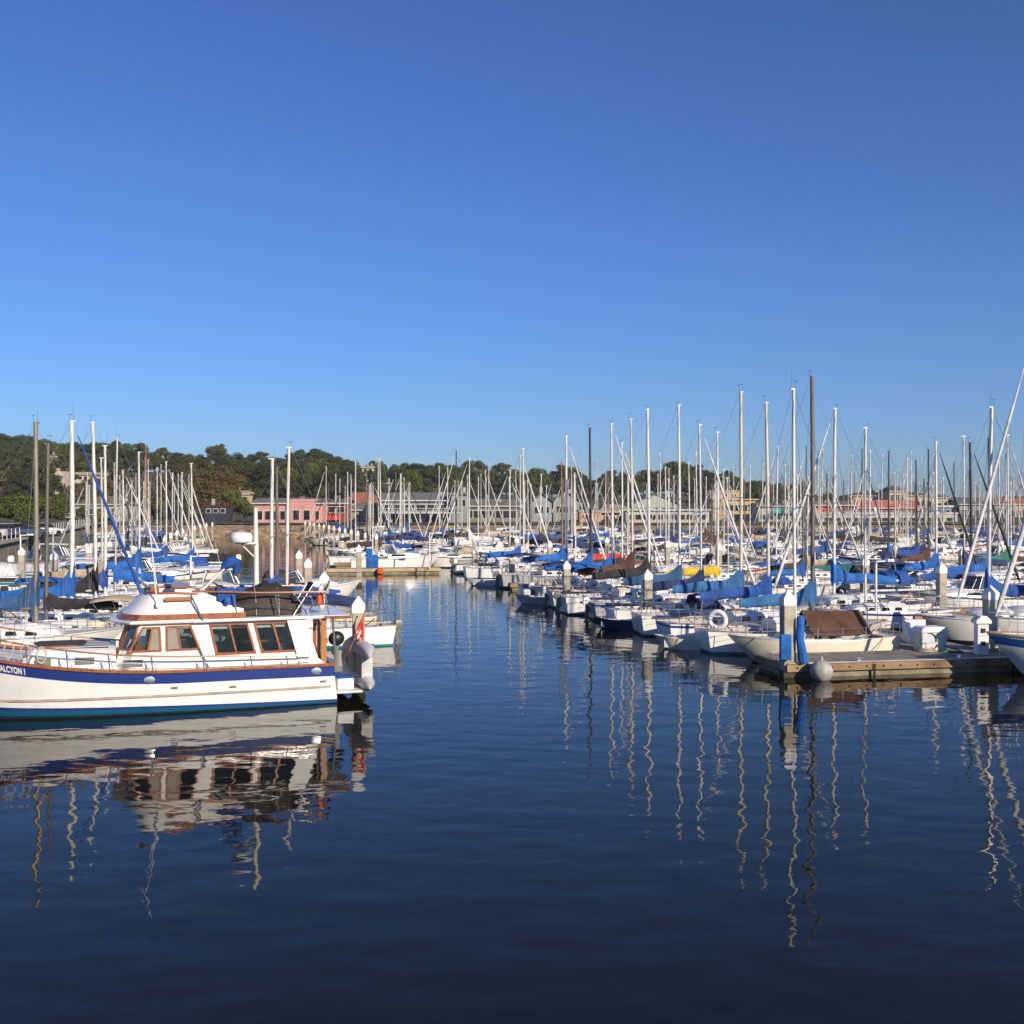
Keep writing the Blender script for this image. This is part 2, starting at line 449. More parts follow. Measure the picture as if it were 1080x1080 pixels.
def tree_proto(kind, seed):
    rnd = random.Random(seed)
    root = empty(kind + "_tree")
    H = 10.0
    tr = MB(); cr = MB()
    lean = rnd.uniform(-.5, .5)
    th = {'cypress': 5.2, 'pine': 7.2, 'oak': 3.4, 'shore': 3.0, 'umbrella': 6.2}[kind]
    tr.path([(0,0,-2.0),(0,0,0),(lean*.4,0,th*.5),(lean,rnd.uniform(-.3,.3),th),(lean*1.2,0,H*.86)], [.42,.36,.28,.2,.07], 7)
    blobs = []
    if kind == 'cypress':
        for k in range(24):
            a = rnd.uniform(0, 6.28); z = 1.6 + 7.2*(k+.5)/24 + rnd.uniform(-.4,.4); rr = math.sqrt(rnd.uniform(.05, 1))*4.0*(1.1 - .75*max(0,(z-5.5)/4))
            blobs.append((Vector((lean+rr*math.cos(a), rr*math.sin(a), z)), rnd.uniform(1.1,1.9), rnd.uniform(.55,.85)))
    elif kind == 'pine':
        for k in range(20):
            a = rnd.uniform(0, 6.28); z = 2.6 + 6.6*(k+.5)/20; rr = math.sqrt(rnd.uniform(.02, 1))*3.3*(1.1-.7*max(0,(z-6)/3.5))
            blobs.append((Vector((lean+rr*math.cos(a), rr*math.sin(a), z)), rnd.uniform(.9,1.6), rnd.uniform(.6,.85)))
    elif kind == 'oak':
        for k in range(22):
            a = rnd.uniform(0, 6.28); e = rnd.uniform(-.75, 1.4); rr = rnd.uniform(.45,1)*3.7
            blobs.append((Vector((lean+rr*math.cos(a)*math.cos(e), rr*math.sin(a)*math.cos(e), 4.7+rr*math.sin(e)*1.1)), rnd.uniform(1.1,1.9), rnd.uniform(.7,.95)))
    elif kind == 'umbrella':
        for k in range(16):
            a = rnd.uniform(0, 6.28); rr = math.sqrt(rnd.random())*3.4
            blobs.append((Vector((lean+rr*math.cos(a), rr*math.sin(a), 6.6+2.4*(1-(rr/3.6)**2)*rnd.uniform(.0,1)-.1*rr)), rnd.uniform(.6,1.2), rnd.uniform(.6,.9)))
    else:
        for k in range(34):
            a = rnd.uniform(0, 6.28); rr = math.sqrt(rnd.random())*8.2; z = 4.6 + 3.8*math.sqrt(max(0,1-(rr/8.8)**2))*rnd.uniform(.3,1)-.9*(rr/8)
            blobs.append((Vector((rr*math.cos(a), rr*math.sin(a), z)), rnd.uniform(1.4,2.4), rnd.uniform(.5,.7)))
    for c, r, q in blobs:
        base = Vector((lean*.6, 0, max(1.4, min(c.z-1.6, th))))
        mid = (base + c)/2 + Vector((0,0,-.25))
        tr.path([base, mid, c], [.16,.1,.03], 5)
        nn = int(170*r)
        for _ in range(nn):
            u = Vector((rnd.gauss(0,1), rnd.gauss(0,1), rnd.gauss(0,1))).normalized()
            rad = r*(0.55+0.5*rnd.random())
            p = c + Vector((u.x*rad, u.y*rad, u.z*rad*q))
            s = rnd.uniform(.12,.30)*(1.2 if kind == 'shore' else 1)
            nrm = (u*.9 + Vector((rnd.gauss(0,.5), rnd.gauss(0,.5), rnd.gauss(0,.5)+.3))).normalized()
            t = nrm.orthogonal().normalized(); b = nrm.cross(t); an = rnd.uniform(0,6.28)
            t, b = t*math.cos(an)+b*math.sin(an), b*math.cos(an)-t*math.sin(an)
            cr.add([p-t*s*1.3, p-b*s*.6+nrm*.06, p+t*s*1.3, p+b*s*.6+nrm*.06], [(0,1,2,3)])
    lm = {'cypress': L_DARK, 'pine': L_PINE, 'oak': L_OAK, 'shore': L_OAK, 'umbrella': L_PINE}[kind]
    tr.build("trunk", M_BARK, root, smooth=60)
    cr.build("crown", lm, root, smooth=0, fix=False)
    return root
PROTO = {}
TREES = []
TREE_DESC = {'cypress': "dark spreading cypress", 'pine': "tall olive-green pine with open crown", 'oak': "rounded green broadleaf tree", 'autumn': "brown-leaved autumn tree", 'shore': "broad flat-topped green tree", 'umbrella': "umbrella pine"}
def put_tree(kind, X, Y, h, wide=1.0, label=None, z=None):
    v = random.randrange(3) if kind not in ('shore','umbrella') else 0
    base = 'oak' if kind == 'autumn' else kind
    key = (kind, v)
    if key not in PROTO:
        r = tree_proto(base, hash((base, v)) % 1000 if False else {'cypress':10,'pine':20,'oak':30,'autumn':30,'shore':40,'umbrella':50}[kind] + v)
        if kind == 'autumn':
            r.name = "autumn_tree"
            for c in r.children:
                if c.name.startswith("crown"): c.data.materials[0] = L_BROWN
        PROTO[key] = r; o = r
    else: o = copy_tree(PROTO[key])
    s = h / 10.0
    o.location = (X, Y, ground(X, Y) if z is None else z)
    o.scale = (s*wide, s*wide, s)
    o.rotation_euler = (0, 0, random.uniform(0, 6.28))
    TREES.append((o, kind, label))
    return o
SKYL = [(-60,455),(30,456),(60,463),(130,467),(200,471),(260,476),(300,476),(330,474),(380,483),(400,487),(430,482),(465,483),(485,488),(510,485),(535,492),(560,493),(590,490),(620,498),(670,498),(690,489),(712,485),(740,491),(762,498),(790,506),(825,503),(860,513),(880,519),(905,523)]
px = -18
while px < 905:
    Y = random.uniform(415, 450); X = wx(px, Y)
    ytop = table(SKYL, px) + random.uniform(-3, 7)
    g = ground(X, Y); h = max(4.5, wz(ytop, Y) - g)
    put_tree(random.choice(['cypress','cypress','pine','oak']) if px < 760 else random.choice(['oak','cypress']), X, Y, h, wide=random.uniform(.85,1.25) if h > 7 else 1.5)
    if random.random() < .75:
        Y2 = random.uniform(396, 412); X2 = wx(px+6, Y2); g2 = ground(X2, Y2); put_tree(random.choice(['oak','cypress']), X2, Y2, max(3.6, (wz(ytop, Y2)-g2)*random.uniform(.55,.8)), wide=1.4)
    px += random.uniform(8, 15)
Y = 412; put_tree('umbrella', wx(229, Y), Y, wz(463, Y) - ground(wx(229, Y), Y), .78, "lone umbrella-topped pine standing clear above the hilltop wood")
for k in range(100):                                   # wooded slope
    px = random.uniform(-15, 560); Y = random.uniform(262, 405)
    X = wx(px, Y); g = ground(X, Y)
    ymin = table(SKYL, px) + 10
    h = min(random.uniform(7, 12), wz(ymin, Y) - g)
    if h < 4: continue
    if 390 < px < 560 and Y < 300 and h > 7: h = 7
    kind = random.choice(['cypress','cypress','pine','oak'])
    if (75 < px < 135 or 145 < px < 260) and Y < 330: kind = random.choice(['autumn','autumn','oak'])
    put_tree(kind, X, Y, h, wide=random.uniform(.9,1.25))
for k in range(26):
    px = random.uniform(560, 880); Y = random.uniform(300, 405); X = wx(px, Y); g = ground(X, Y)
    h = min(random.uniform(4.5, 8), wz(table(SKYL, px) + 9, Y) - g)
    if h > 3.2: put_tree(random.choice(['cypress','oak','pine']), X, Y, h, wide=1.3)
for px, Y, h in ((160,245,9),(176,250,10.5),(196,246,9.5),(214,250,11),(238,252,9),(96,240,8),(120,243,9)):
    put_tree('autumn', wx(px, Y), Y, h, 1.25)
for px, Y, h in ((80,275,7),(92,280,8),(104,276,8.5),(114,284,7.5),(72,262,6)):
    put_tree('autumn' if px > 85 else 'oak', wx(px, Y), Y, h, 1.2)
for px, Y, h in ((246,232,7.0),(258,236,5.5),(232,228,3.5),(98,205,3.0),(88,210,3.4)):
    put_tree('oak', wx(px, Y), Y, h, 1.15)
put_tree('shore', wx(30, 122), 122, 5.3, 1.02, "broad flat-topped green tree shading cars above the harbour wall", z=LAND)
put_tree('shore', wx(-34, 128), 128, 5.6, .95, "broad green tree cut by the picture's left border", z=LAND)

# ---------------------------------------------------------------- buildings
def stucco(name, col): return mat("stucco_" + name, col, 0.9, var=0.12, scale=0.5)
def roofm(name, col): return mat("roof_" + name, col, 0.9, var=0.25, scale=1.2, bump=0.05, bscale=6)
M_WFR = mat("window_frame_white", (0.6,0.58,0.54), 0.6)
def building(name, label, cat, px0, px1, ytop, yeave, ybase, d, wall, roof, rtype='gable', depth=10, win=None, extra=None, doorm=None, over=.5):
    cx = wx((px0+px1)/2, d); w = (px1-px0)/FPX*d
    zb, ze, zt = wz(ybase, d), wz(yeave, d), wz(ytop, d)
    root = empty(name, (cx, d, zb)); tag(root, label, cat)
    low = min(0, min(ground(cx - w/2, d), ground(cx + w/2, d + depth)) - zb) - .4
    he, ht = ze - zb, zt - zb
    mb = MB(); mb.box(-w/2, w/2, 0, depth, low, he); wl = mb.build("wall", wall, root, smooth=0)
    a, b = w/2 + over, over
    mb = MB()
    if rtype == 'gable':      # ridge along x
        y0, y1 = -b, depth + b; ym = depth/2; t = .18
        mb.add([(-a,y0,he),(a,y0,he),(a,ym,ht),(-a,ym,ht),(a,y1,he),(-a,y1,he),(-a,y0,he+t),(a,y0,he+t),(a,ym,ht+t),(-a,ym,ht+t),(a,y1,he+t),(-a,y1,he+t)],
               [(6,7,8,9),(9,8,10,11),(0,1,7,6),(5,4,10,11),(0,6,9,3),(3,9,11,5),(1,7,8,2),(2,8,10,4),(0,3,2,1),(3,5,4,2)])
        g = MB(); g.add([(-w/2,0.01,he),(-w/2,depth-.01,he),(-w/2,ym,ht-.02),(w/2,0.01,he),(w/2,depth-.01,he),(w/2,ym,ht-.02)], [(0,1,2),(3,5,4),(0,2,5,3),(1,4,5,2),(0,3,4,1)]); g.build("gable_end", wall, root, smooth=0)
    elif rtype == 'front':    # gable faces the water
        t = .18
        mb.add([(-a,-b,he),(0,-b,ht),(a,-b,he),(-a,depth+b,he),(0,depth+b,ht),(a,depth+b,he),(-a,-b,he+t),(0,-b,ht+t),(a,-b,he+t),(-a,depth+b,he+t),(0,depth+b,ht+t),(a,depth+b,he+t)],
               [(6,9,10,7),(7,10,11,8),(0,1,7,6),(1,2,8,7),(0,6,9,3),(2,5,11,8),(3,9,10,4),(4,10,11,5),(0,3,4,1),(1,4,5,2)])
        g = MB(); g.add([(-w/2,0,he),(w/2,0,he),(0,0,ht),(-w/2,depth,he),(w/2,depth,he),(0,depth,ht)], [(0,1,2),(3,5,4),(0,2,5,3),(1,4,5,2),(0,3,4,1)]); g.build("gable_end", wall, root, smooth=0)
    elif rtype == 'hip':
        i = min(depth/2, w/2*.75); ym = depth/2
        mb.add([(-a,-b,he),(a,-b,he),(a,depth+b,he),(-a,depth+b,he),(-a+i,ym,ht),(a-i,ym,ht)], [(0,1,5,4),(2,3,4,5),(1,2,5),(3,0,4),(3,2,1,0)])
    else:
        mb.box(-a, a, -b, depth + b, he, ht)
    mb.build("roof", roof, root, smooth=0)
    br = random.Random(int(px0*7+ytop)); 
    for k in range(max(1, int(w/7))):
        vx = br.uniform(-.42,.42)*w; zb2 = lerp(he, ht, .55) if rtype in ('gable','hip') else ht
        vy = depth*.28 if rtype in ('gable','hip') else depth*br.uniform(.2,.7); hh = br.uniform(.5,1.3)
        q = MB(); q.box(vx-.25,vx+br.uniform(.1,.7),vy-.25,vy+.25,zb2-.6,zb2+hh); q.build("roof_vent" if hh < .95 else "chimney", br.choice([M_ALU, M_CONC, M_GREYP]), root, smooth=0)
    if over > .25 and rtype in ('gable','hip'):
        q = MB(); q.box(-a-.02, a+.02, -b-.13, -b-.005, he-.10, he+.10); q.build("gutter", M_WFR, root, smooth=0)
    for spec in (win or []):
        z0, z1, n, ww, u0, u1 = spec
        for k in range(n):
            u = lerp(u0, u1, (k + .5) / n) * w - w/2
            q = MB(); q.box(u - ww/2, u + ww/2, -.09, .05, z0*he, z1*he); f = q.build("window", M_WFR, root, smooth=0)
            q = MB(); q.box(u - ww/2 + .09, u + ww/2 - .09, -.12, .0, z0*he + .09, z1*he - .09); q.build("pane", M_GLASS, f, smooth=0)
    if extra: extra(root, w, he, ht, depth)
    return root
S = stucco
G_ROOF = roofm("grey_shingle", (0.17,0.16,0.145)); B_ROOF = roofm("brown_shingle", (0.20,0.13,0.075)); R_ROOF = roofm("red_tile", (0.42,0.13,0.075)); T_ROOF = roofm("tan_gravel", (0.38,0.30,0.21))
def awnings(n, m, z=.62, u0=.1, u1=.9, wd=1.4):
    def f(root, w, he, ht, depth):
        for k in range(n):
            u = lerp(u0, u1, (k+.5)/n)*w - w/2
            q = MB(); q.prism([(0,0),(0,.9),(.15,.9),(1.0,.05)], -wd/2, wd/2); o = q.build("awning", m, root, smooth=0)
            o.rotation_euler = (0,0,R(-90)); o.location = (u, -.02, he*z)
    return f
def veranda(m, n=9):
    def f(root, w, he, ht, depth):
        q = MB(); q.box(-w/2, w/2, -2.2, -.01, he*.46, he*.46+.22); q.build("balcony_floor", m, root, smooth=0)
        for k in range(n):
            q = MB(); q.box(-.09,.09,-.09,.09,-.6,he*.46); o = q.build("veranda_post", m, root, smooth=0); o.location = (lerp(-w/2+.2, w/2-.2, k/(n-1)), -2.0, 0)
        q = MB()
        q.box(-w/2, w/2, -2.18,-2.12, he*.46+.95, he*.46+1.05)
        for k in range(int(w/.6)): q.box(-w/2+.6*k, -w/2+.6*k+.06, -2.18,-2.12, he*.46+.22, he*.46+.95)
        q.build("balcony_railing", M_WFR, root, smooth=0)
    return f
building("pink_building", "pink stucco waterfront building with grey shingle roof and white windows", "building", 268,340,526,531,551,214, S("pink",(0.60,0.30,0.265)), G_ROOF, 'gable', 9, [(.12,.62,6,1.1,.03,.7),(.12,.62,2,1.0,.74,.98)])
building("parapet_block", "pink stepped front bay joined beside the pink building's right end", "building", 304,332,526.5,529,551,213, S("pink",(0.60,0.30,0.265)), S("pink",(0.60,0.30,0.265)), 'flat', 3, [(.1,.6,2,1.3,.1,.9)], over=.1)
building("red_restaurant", "dark red waterfront restaurant with bright red banners beside the pink building", "building", 333,366,527,531,551,220, S("barn_red",(0.25,0.045,0.035)), G_ROOF, 'gable', 9, [(.5,.85,3,1.5,.05,.95)], awnings(4, CLOTH['red'], .12, .0, .8, 1.2))
building("dark_kiosk", "long dark navy flat-roofed kiosk under the brown trees", "kiosk", 215,240,532.5,534,543,212, S("navy",(0.03,0.035,0.06)), S("dark_red",(0.12,0.03,0.03)), 'flat', 4, [(.2,.75,3,1.0,.05,.95)], over=.2)
building("brick_roofed_hall", "hall with orange-red tiled roof between pink and grey buildings", "building", 356,402,519,531,551,236, S("brick",(0.36,0.17,0.10)), R_ROOF, 'hip', 12, [(.3,.7,4,1.2,.05,.95)])
building("grey_shed", "long low grey-roofed shed under the orange tiled hall", "shed", 352,404,531,538,551,224, S("taupe",(0.27,0.25,0.22)), G_ROOF, 'gable', 7, [(.2,.7,5,1.1,.05,.95)])
building("balcony_building", "grey two-storey waterfront building with long balcony and posts", "building", 401,487,520,528,553,216, S("grey_teal",(0.25,0.29,0.29)), G_ROOF, 'gable', 11, [(.56,.84,7,1.9,.02,.98),(.02,.38,8,1.7,.02,.98)], veranda(M_WFR))
building("tower_bay", "square grey bay with flat roof on the balcony building's right end", "building", 476,493,519.5,522,553,214, S("grey_teal",(0.25,0.29,0.29)), G_ROOF, 'flat', 5, [(.6,.85,2,1.1,.05,.95)], over=.4)
building("low_grey_hall", "low olive-grey hall with long shingle roof right of the balcony building", "building", 490,547,527,534,551,222, S("olive_grey",(0.24,0.22,0.17)), G_ROOF, 'gable', 9, [(.25,.75,7,1.4,.02,.98)])
building("cream_villa", "cream flat-roofed villa high in the trees above balcony building", "house", 421,447,511,513,519,330, S("cream",(0.62,0.48,0.28)), T_ROOF, 'flat', 8, [(.2,.8,3,1.6,.05,.95)])
building("white_cottage", "small cream cottage among trees above the orange tiled hall", "house", 382,394,490,493,498,395, S("cream",(0.62,0.48,0.28)), T_ROOF, 'hip', 8, [(.2,.75,2,1.2,.05,.95)])
building("yellow_house", "pale yellow house among trees above the dark kiosk", "house", 246,262,517,521,530,275, S("pale_yellow",(0.55,0.46,0.28)), T_ROOF, 'hip', 8, [(.3,.7,3,1.0,.05,.95)])
building("tower_block", "pale concrete tower block rising among trees at left", "tower", 57,67,497,497.6,520,285, S("pale_concrete",(0.56,0.47,0.36)), S("pale_concrete",(0.56,0.47,0.36)), 'flat', 4, [(.75,.85,1,.7,.1,.9)], over=.05)
building("white_house", "long white house behind the pale tower block", "house", 68,101,498,501,507,300, S("off_white",(0.56,0.50,0.42)), T_ROOF, 'flat', 8, [(.2,.8,5,1.2,.02,.98)])
building("hillside_house", "tan house half hidden high on the wooded hill at left", "house", 50,66,478,482,488,385, S("tan",(0.42,0.28,0.17)), B_ROOF, 'hip', 8, [(.3,.7,2,1.2,.1,.9)])
building("pale_hill_house", "cream house on the hill above the long white house", "house", 84,98,487,490,495,370, S("cream",(0.62,0.48,0.28)), T_ROOF, 'flat', 7, [(.2,.7,2,1.2,.1,.9)])
building("hip_roofed_house", "two-storey house with brown hip roof and green trim at left", "house", 77,126,523,532,558,228, S("sage",(0.40,0.40,0.30)), B_ROOF, 'hip', 12, [(.55,.85,6,1.1,.03,.97),(.1,.42,5,1.2,.03,.97)], veranda(mat("green_trim",(0.10,0.20,0.15),.7), 6))
building("gabled_grey_house", "grey-blue gabled house left of its taller twin", "house", 561,582,520,530,551,226, S("blue_grey",(0.30,0.34,0.35)), G_ROOF, 'front', 10, [(.45,.8,3,.9,.1,.9)])
building("gabled_teal_house", "grey-teal gabled house right of its lower twin", "house", 583,611,518.5,529,551,230, S("grey_green",(0.31,0.34,0.31)), G_ROOF, 'front', 10, [(.45,.8,3,1.1,.1,.9)])
building("orange_shed", "orange waterfront shed with shallow roof below the tan hill", "shed", 611,634,538,540,551,220, S("orange",(0.62,0.26,0.10)), T_ROOF, 'flat', 6, [(.3,.75,2,1.2,.1,.6)], over=.2)
building("hip_pavilion", "cream pavilion with wide tan hip roof beside the orange shed", "pavilion", 634,666,532,540,551,224, S("cream2",(0.50,0.42,0.30)), T_ROOF, 'hip', 9, [(.2,.7,4,1.0,.05,.95)], over=.9)
building("white_gabled_house", "large pale gabled house right of the cream pavilion", "house", 668,716,521,532,551,238, S("pale_grey",(0.46,0.45,0.40)), G_ROOF, 'front', 10, [(.5,.85,5,1.1,.03,.97)])
building("flat_store", "long pale store with flat roof under the large gabled house", "shop", 660,748,537,538.5,551,214, S("pale_store",(0.52,0.49,0.43)), S("white_edge",(0.62,0.6,0.56)), 'flat', 6, [(.2,.7,11,1.2,.02,.98)], over=.5)
building("yellow_block", "yellow flat-roofed block with tan penthouse storey on top", "building", 752,797,526,527.5,551,240, S("yellow",(0.58,0.42,0.17)), S("yellow_edge",(0.5,0.36,0.16)), 'flat', 9, [(.5,.8,6,1.2,.02,.98)])
building("tan_upper_storey", "tan windowless penthouse on top of the yellow block", "building", 749,781,517,518.5,526,252, S("tan_pent",(0.50,0.36,0.23)), S("tan_edge",(0.45,0.32,0.2)), 'flat', 8, [(.3,.7,3,1.0,.05,.95)], over=.2)
building("teal_awning_shop", "wharf shop with turquoise awnings right of the yellow block", "shop", 800,850,531,534,551,228, S("pale_shop",(0.46,0.42,0.34)), G_ROOF, 'gable', 8, [(.15,.5,6,1.0,.02,.98)], awnings(3, mat("turquoise_canvas",(0.02,0.42,0.34),.8), .55, .35, .8, 2.2))
building("brown_wharf_house", "brown wharf house with low roof right of the turquoise awnings", "building", 852,900,529,533,551,236, S("brown_wood",(0.21,0.12,0.08)), B_ROOF, 'gable', 8, [(.2,.65,7,1.1,.02,.98)], awnings(2, CLOTH['red'], .6, .1, .5, 1.6))
building("cream_hotel", "long cream hotel with dark mansard roof behind the red wharf shed", "hotel", 900,985,517,523,552,330, S("hotel_cream",(0.55,0.44,0.27)), roofm("dark_mansard",(0.12,0.10,0.085)), 'hip', 14, [(.6,.82,14,1.3,.02,.98),(.22,.46,14,1.3,.02,.98)])
building("hotel_tower", "taller cream corner of the long hotel with peaked roof", "hotel", 938,955,512,518,552,326, S("hotel_cream",(0.55,0.44,0.27)), roofm("dark_mansard",(0.12,0.10,0.085)), 'hip', 8, [(.72,.9,3,1.2,.05,.95)])
building("hotel_wing", "low cream wing stepping down right of the long hotel", "hotel", 972,1000,522,525,552,335, S("hotel_cream",(0.55,0.44,0.27)), roofm("dark_mansard",(0.12,0.10,0.085)), 'gable', 10, [(.5,.8,5,1.2,.05,.95)])
building("red_wharf_shed", "long red wharf shed with salmon-red roof before the cream hotel", "shed", 905,968,528,536,547,250, S("shed_red",(0.42,0.10,0.07)), roofm("salmon",(0.60,0.16,0.11)), 'gable', 9, [(.25,.75,8,1.2,.02,.98)])
building("white_wharf_shed", "low white wharf shed stretching right of the red shed", "shed", 866,1010,540.5,542,552,226, S("white_shed",(0.55,0.50,0.42)), S("white_edge",(0.62,0.6,0.56)), 'flat', 7, [(.2,.65,14,1.5,.02,.98)], over=.2)
building("blue_kiosk", "small blue and white kiosk at the right end of the wharf", "kiosk", 990,1004,533,535,543,250, S("kiosk_blue",(0.10,0.20,0.42)), S("white_edge",(0.62,0.6,0.56)), 'flat', 5, [(.3,.7,2,1.0,.1,.9)], over=.3)
building("grey_wharf_hall", "plain grey hall at the wharf's far right", "building", 1012,1056,527,532,551,300, S("hall_grey",(0.33,0.31,0.28)), G_ROOF, 'gable', 10, [(.3,.7,6,1.3,.03,.97)])
building("far_red_house", "small house with red roof seen between masts at far right", "house", 1058,1085,526,532,551,310, S("house_buff",(0.48,0.38,0.26)), R_ROOF, 'gable', 10, [(.3,.7,4,1.3,.03,.97)])

def join_building(main, wing):
    m, w = bpy.data.objects[main], bpy.data.objects[wing]
    for c in list(w.children):
        c.location = c.location + w.location - m.location; c.parent = m
    bpy.data.objects.remove(w)
for a_, b_ in (("pink_building","parapet_block"),("balcony_building","tower_bay"),("cream_hotel","hotel_tower"),("cream_hotel","hotel_wing"),("yellow_block","tan_upper_storey")): join_building(a_, b_)

# ---------------------------------------------------------------- hulls
class Hull:
    def __init__(s, L, B, zb, zm, za, transom=.65, rake=.8, flare=.45, draft=.4, tm=.45, p=1.7, trk=.15):
        s.__dict__.update(L=L,B=B,zb=zb,zm=zm,za=za,transom=transom,rake=rake,flare=flare,draft=draft,tm=tm,p=p,trk=trk)
    def w(s, t):
        if t < s.tm: return s.B/2*(s.transom + (1-s.transom)*math.sin(math.pi/2*t/s.tm))
        return max(.02, s.B/2*math.cos(math.pi/2*((t-s.tm)/(1-s.tm))**s.p))
    def sheer(s, t):
        return s.zm + (s.zb-s.zm)*max(0,(t-.35)/.65)**2 + (s.za-s.zm)*max(0,(.35-t)/.35)**2
    def pt(s, t, z, side=1, off=0):
        zs = s.sheer(t); f = min(1, max(0, 1 - z/zs))
        wv = s.w(t)*(1 - (s.flare*t**3 + .05)*f**1.15)
        if z < 0: wv *= max(.25, 1 + .6*z/s.draft)
        x = -s.L/2 + s.L*t - s.rake*(t**6)*f + s.trk*((1-t)**6)*f
        if z < 0: x += -.5*s.rake*(t**6)*(-z/s.draft) + .4*((1-t)**6)*(-z/s.draft)
        return Vector((x, side*(wv+off), z))
    def mesh(s, bands, mats, name, parent, nt=18, bevel=0):
        """bands: list of (height function z(t), material index of the row below it), from the sheer down"""
        mb = MB(); ts = [1-(1-i/(nt-1))**1.25 for i in range(nt)]; ts[-1] = .999
        nr = len(bands)
        for side in (1, -1):
            vs = [s.pt(t, bands[j][0](t), side) for j in range(nr) for t in ts]
            for j in range(nr-1):
                mb.add([vs[j*nt+i] for i in range(nt)] + [vs[(j+1)*nt+i] for i in range(nt)],
                       [(i, i+1, nt+i+1, nt+i) for i in range(nt-1)], bands[j][1])
        t0 = ts[0]
        for j in range(nr-1):     # transom
            a, b = bands[j][0](t0), bands[j+1][0](t0)
            mb.add([s.pt(t0,a,1), s.pt(t0,a,-1), s.pt(t0,b,-1), s.pt(t0,b,1)], [(0,1,2,3)], bands[j][1])
        import bmesh
        me_o = mb.build(name, mats, parent, smooth=50, fix=False)
        bm = bmesh.new(); bm.from_mesh(me_o.data)
        bmesh.ops.remove_doubles(bm, verts=bm.verts, dist=.0015)
        bmesh.ops.recalc_face_normals(bm, faces=bm.faces)
        bm.to_mesh(me_o.data); bm.free()
        me_o.data.shade_smooth(); me_o.data.set_sharp_from_angle(angle=R(48))
        return me_o
    def deck(s, name, m, parent, drop=.03, cock=None, cw=.5, cdepth=.45, nt=18, m2=None):
        mb = MB(); ts = sorted(set([i/(nt-1)*.998 for i in range(nt)] + (list(cock) if cock else [])))
        def row(t):
            z = s.sheer(t) - drop; w = s.pt(t, z).y - .01; x = s.pt(t, z).x; k = min(cw*s.B/2, w*.9)
            return [Vector((x,-w,z)), Vector((x,-k,z+.02)), Vector((x,k,z+.02)), Vector((x,w,z))]
        for a, b in zip(ts, ts[1:]):
            ra, rb = row(a), row(b)
            for i in range(3):
                if i == 1 and cock and a >= cock[0]-1e-6 and b <= cock[1]+1e-6: continue
                mb.add([ra[i], rb[i], rb[i+1], ra[i+1]], [(0,1,2,3)])
        o = mb.build(name, m, parent, smooth=30)
        if cock:
            a, b = row(cock[0]), row(cock[1]); zf = min(a[1].z, b[1].z) - cdepth
            q = MB(); lo = [Vector((p.x, p.y, zf)) for p in (a[1], b[1], b[2], a[2])]; hi = [a[1], b[1], b[2], a[2]]
            q.add(lo + hi, [(0,1,2,3)] + [(i,(i+1)%4,4+(i+1)%4,4+i) for i in range(4)])
            q.build("cockpit", m2 or M_DECK, parent, smooth=0, fix=False)
        return o
    def rail_pts(s, t0, t1, n, h, inset=.06):
        return [Vector((s.pt(t, s.sheer(t)).x, s.w(t) - inset if s.w(t) > inset else .02, s.sheer(t) + h)) for t in [lerp(t0,t1,i/(n-1)) for i in range(n)]]

def outboard(parent, loc, s=1.0, cowl=M_BLACK, name="outboard_motor"):
    mb = MB(); x, y, z = loc
    mb.loft([[(x+s*a*.16*k, y+s*b*.15*k, z+s*h) for a, b in ((-1.4,-.8),(.6,-1),(1,0),(.6,1),(-1.4,.8))] for h, k in ((.12,.8),(.22,1.05),(.45,1.0),(.55,.6))])
    o = mb.build(name, cowl, parent, smooth=50)
    mb = MB(); mb.box(x-.1*s, x+.06*s, y-.05*s, y+.05*s, z-.75*s, z+.16*s); mb.box(x-.2*s,x+.1*s,y-.015,y+.015,z-.62*s,z-.5*s); mb.box(x+.06*s, x+.22*s, y-.1*s, y+.1*s, z-.25*s, z+.05*s)
    mb.build("motor_leg", M_GREYP, o, smooth=0)
    return o

# ---------------------------------------------------------------- sailing boats
def sail_cover(L, zb, xm, blen, fin, rnd, fat=1.0):
    rings = []; n = 30; fold = [rnd.uniform(-1,1) for _ in range(n+1)]
    for i in range(n + 1):
        u = i / n                                   # 0 = aft end, 1 = at the mast
        x = lerp(xm - blen, xm + .10, u)
        top = zb + (.16 + .16*min(1, u*2.5) + .10*u)*fat + fin * max(0, (u - .66)/.34)**2.4
        bot = zb - .10 - .05*math.sin(u*9 + 1) - .06*math.sin(u*5)
        if u > .93: bot -= .22*fat
        hw = (.075 + .05*math.sin(math.pi*u))*fat * (1 + .12*math.sin(u*17+fold[0]*3) + .12*fold[i])
        bot -= .035*fold[i]*fat + .05*fat; top += .018*fold[i-1]*fat
        if u > .8: hw = lerp(hw, .16*(1+.3*fold[i]), (u-.8)/.2)
        s1, s2 = rnd.uniform(-.025,.025), rnd.uniform(-.025,.025)
        if i in (0,): hw *= .6
        mid = lerp(bot, top, .45); up = lerp(bot, top, .8)
        rings.append([(x, 0, bot), (x, hw*.8, lerp(bot,top,.18)+s1), (x, hw+s1, mid), (x, hw*.55+s2, up), (x, 0, top), (x, -hw*.55+s1, up), (x, -hw+s2, mid), (x, -hw*.8, lerp(bot,top,.18))])
    return rings

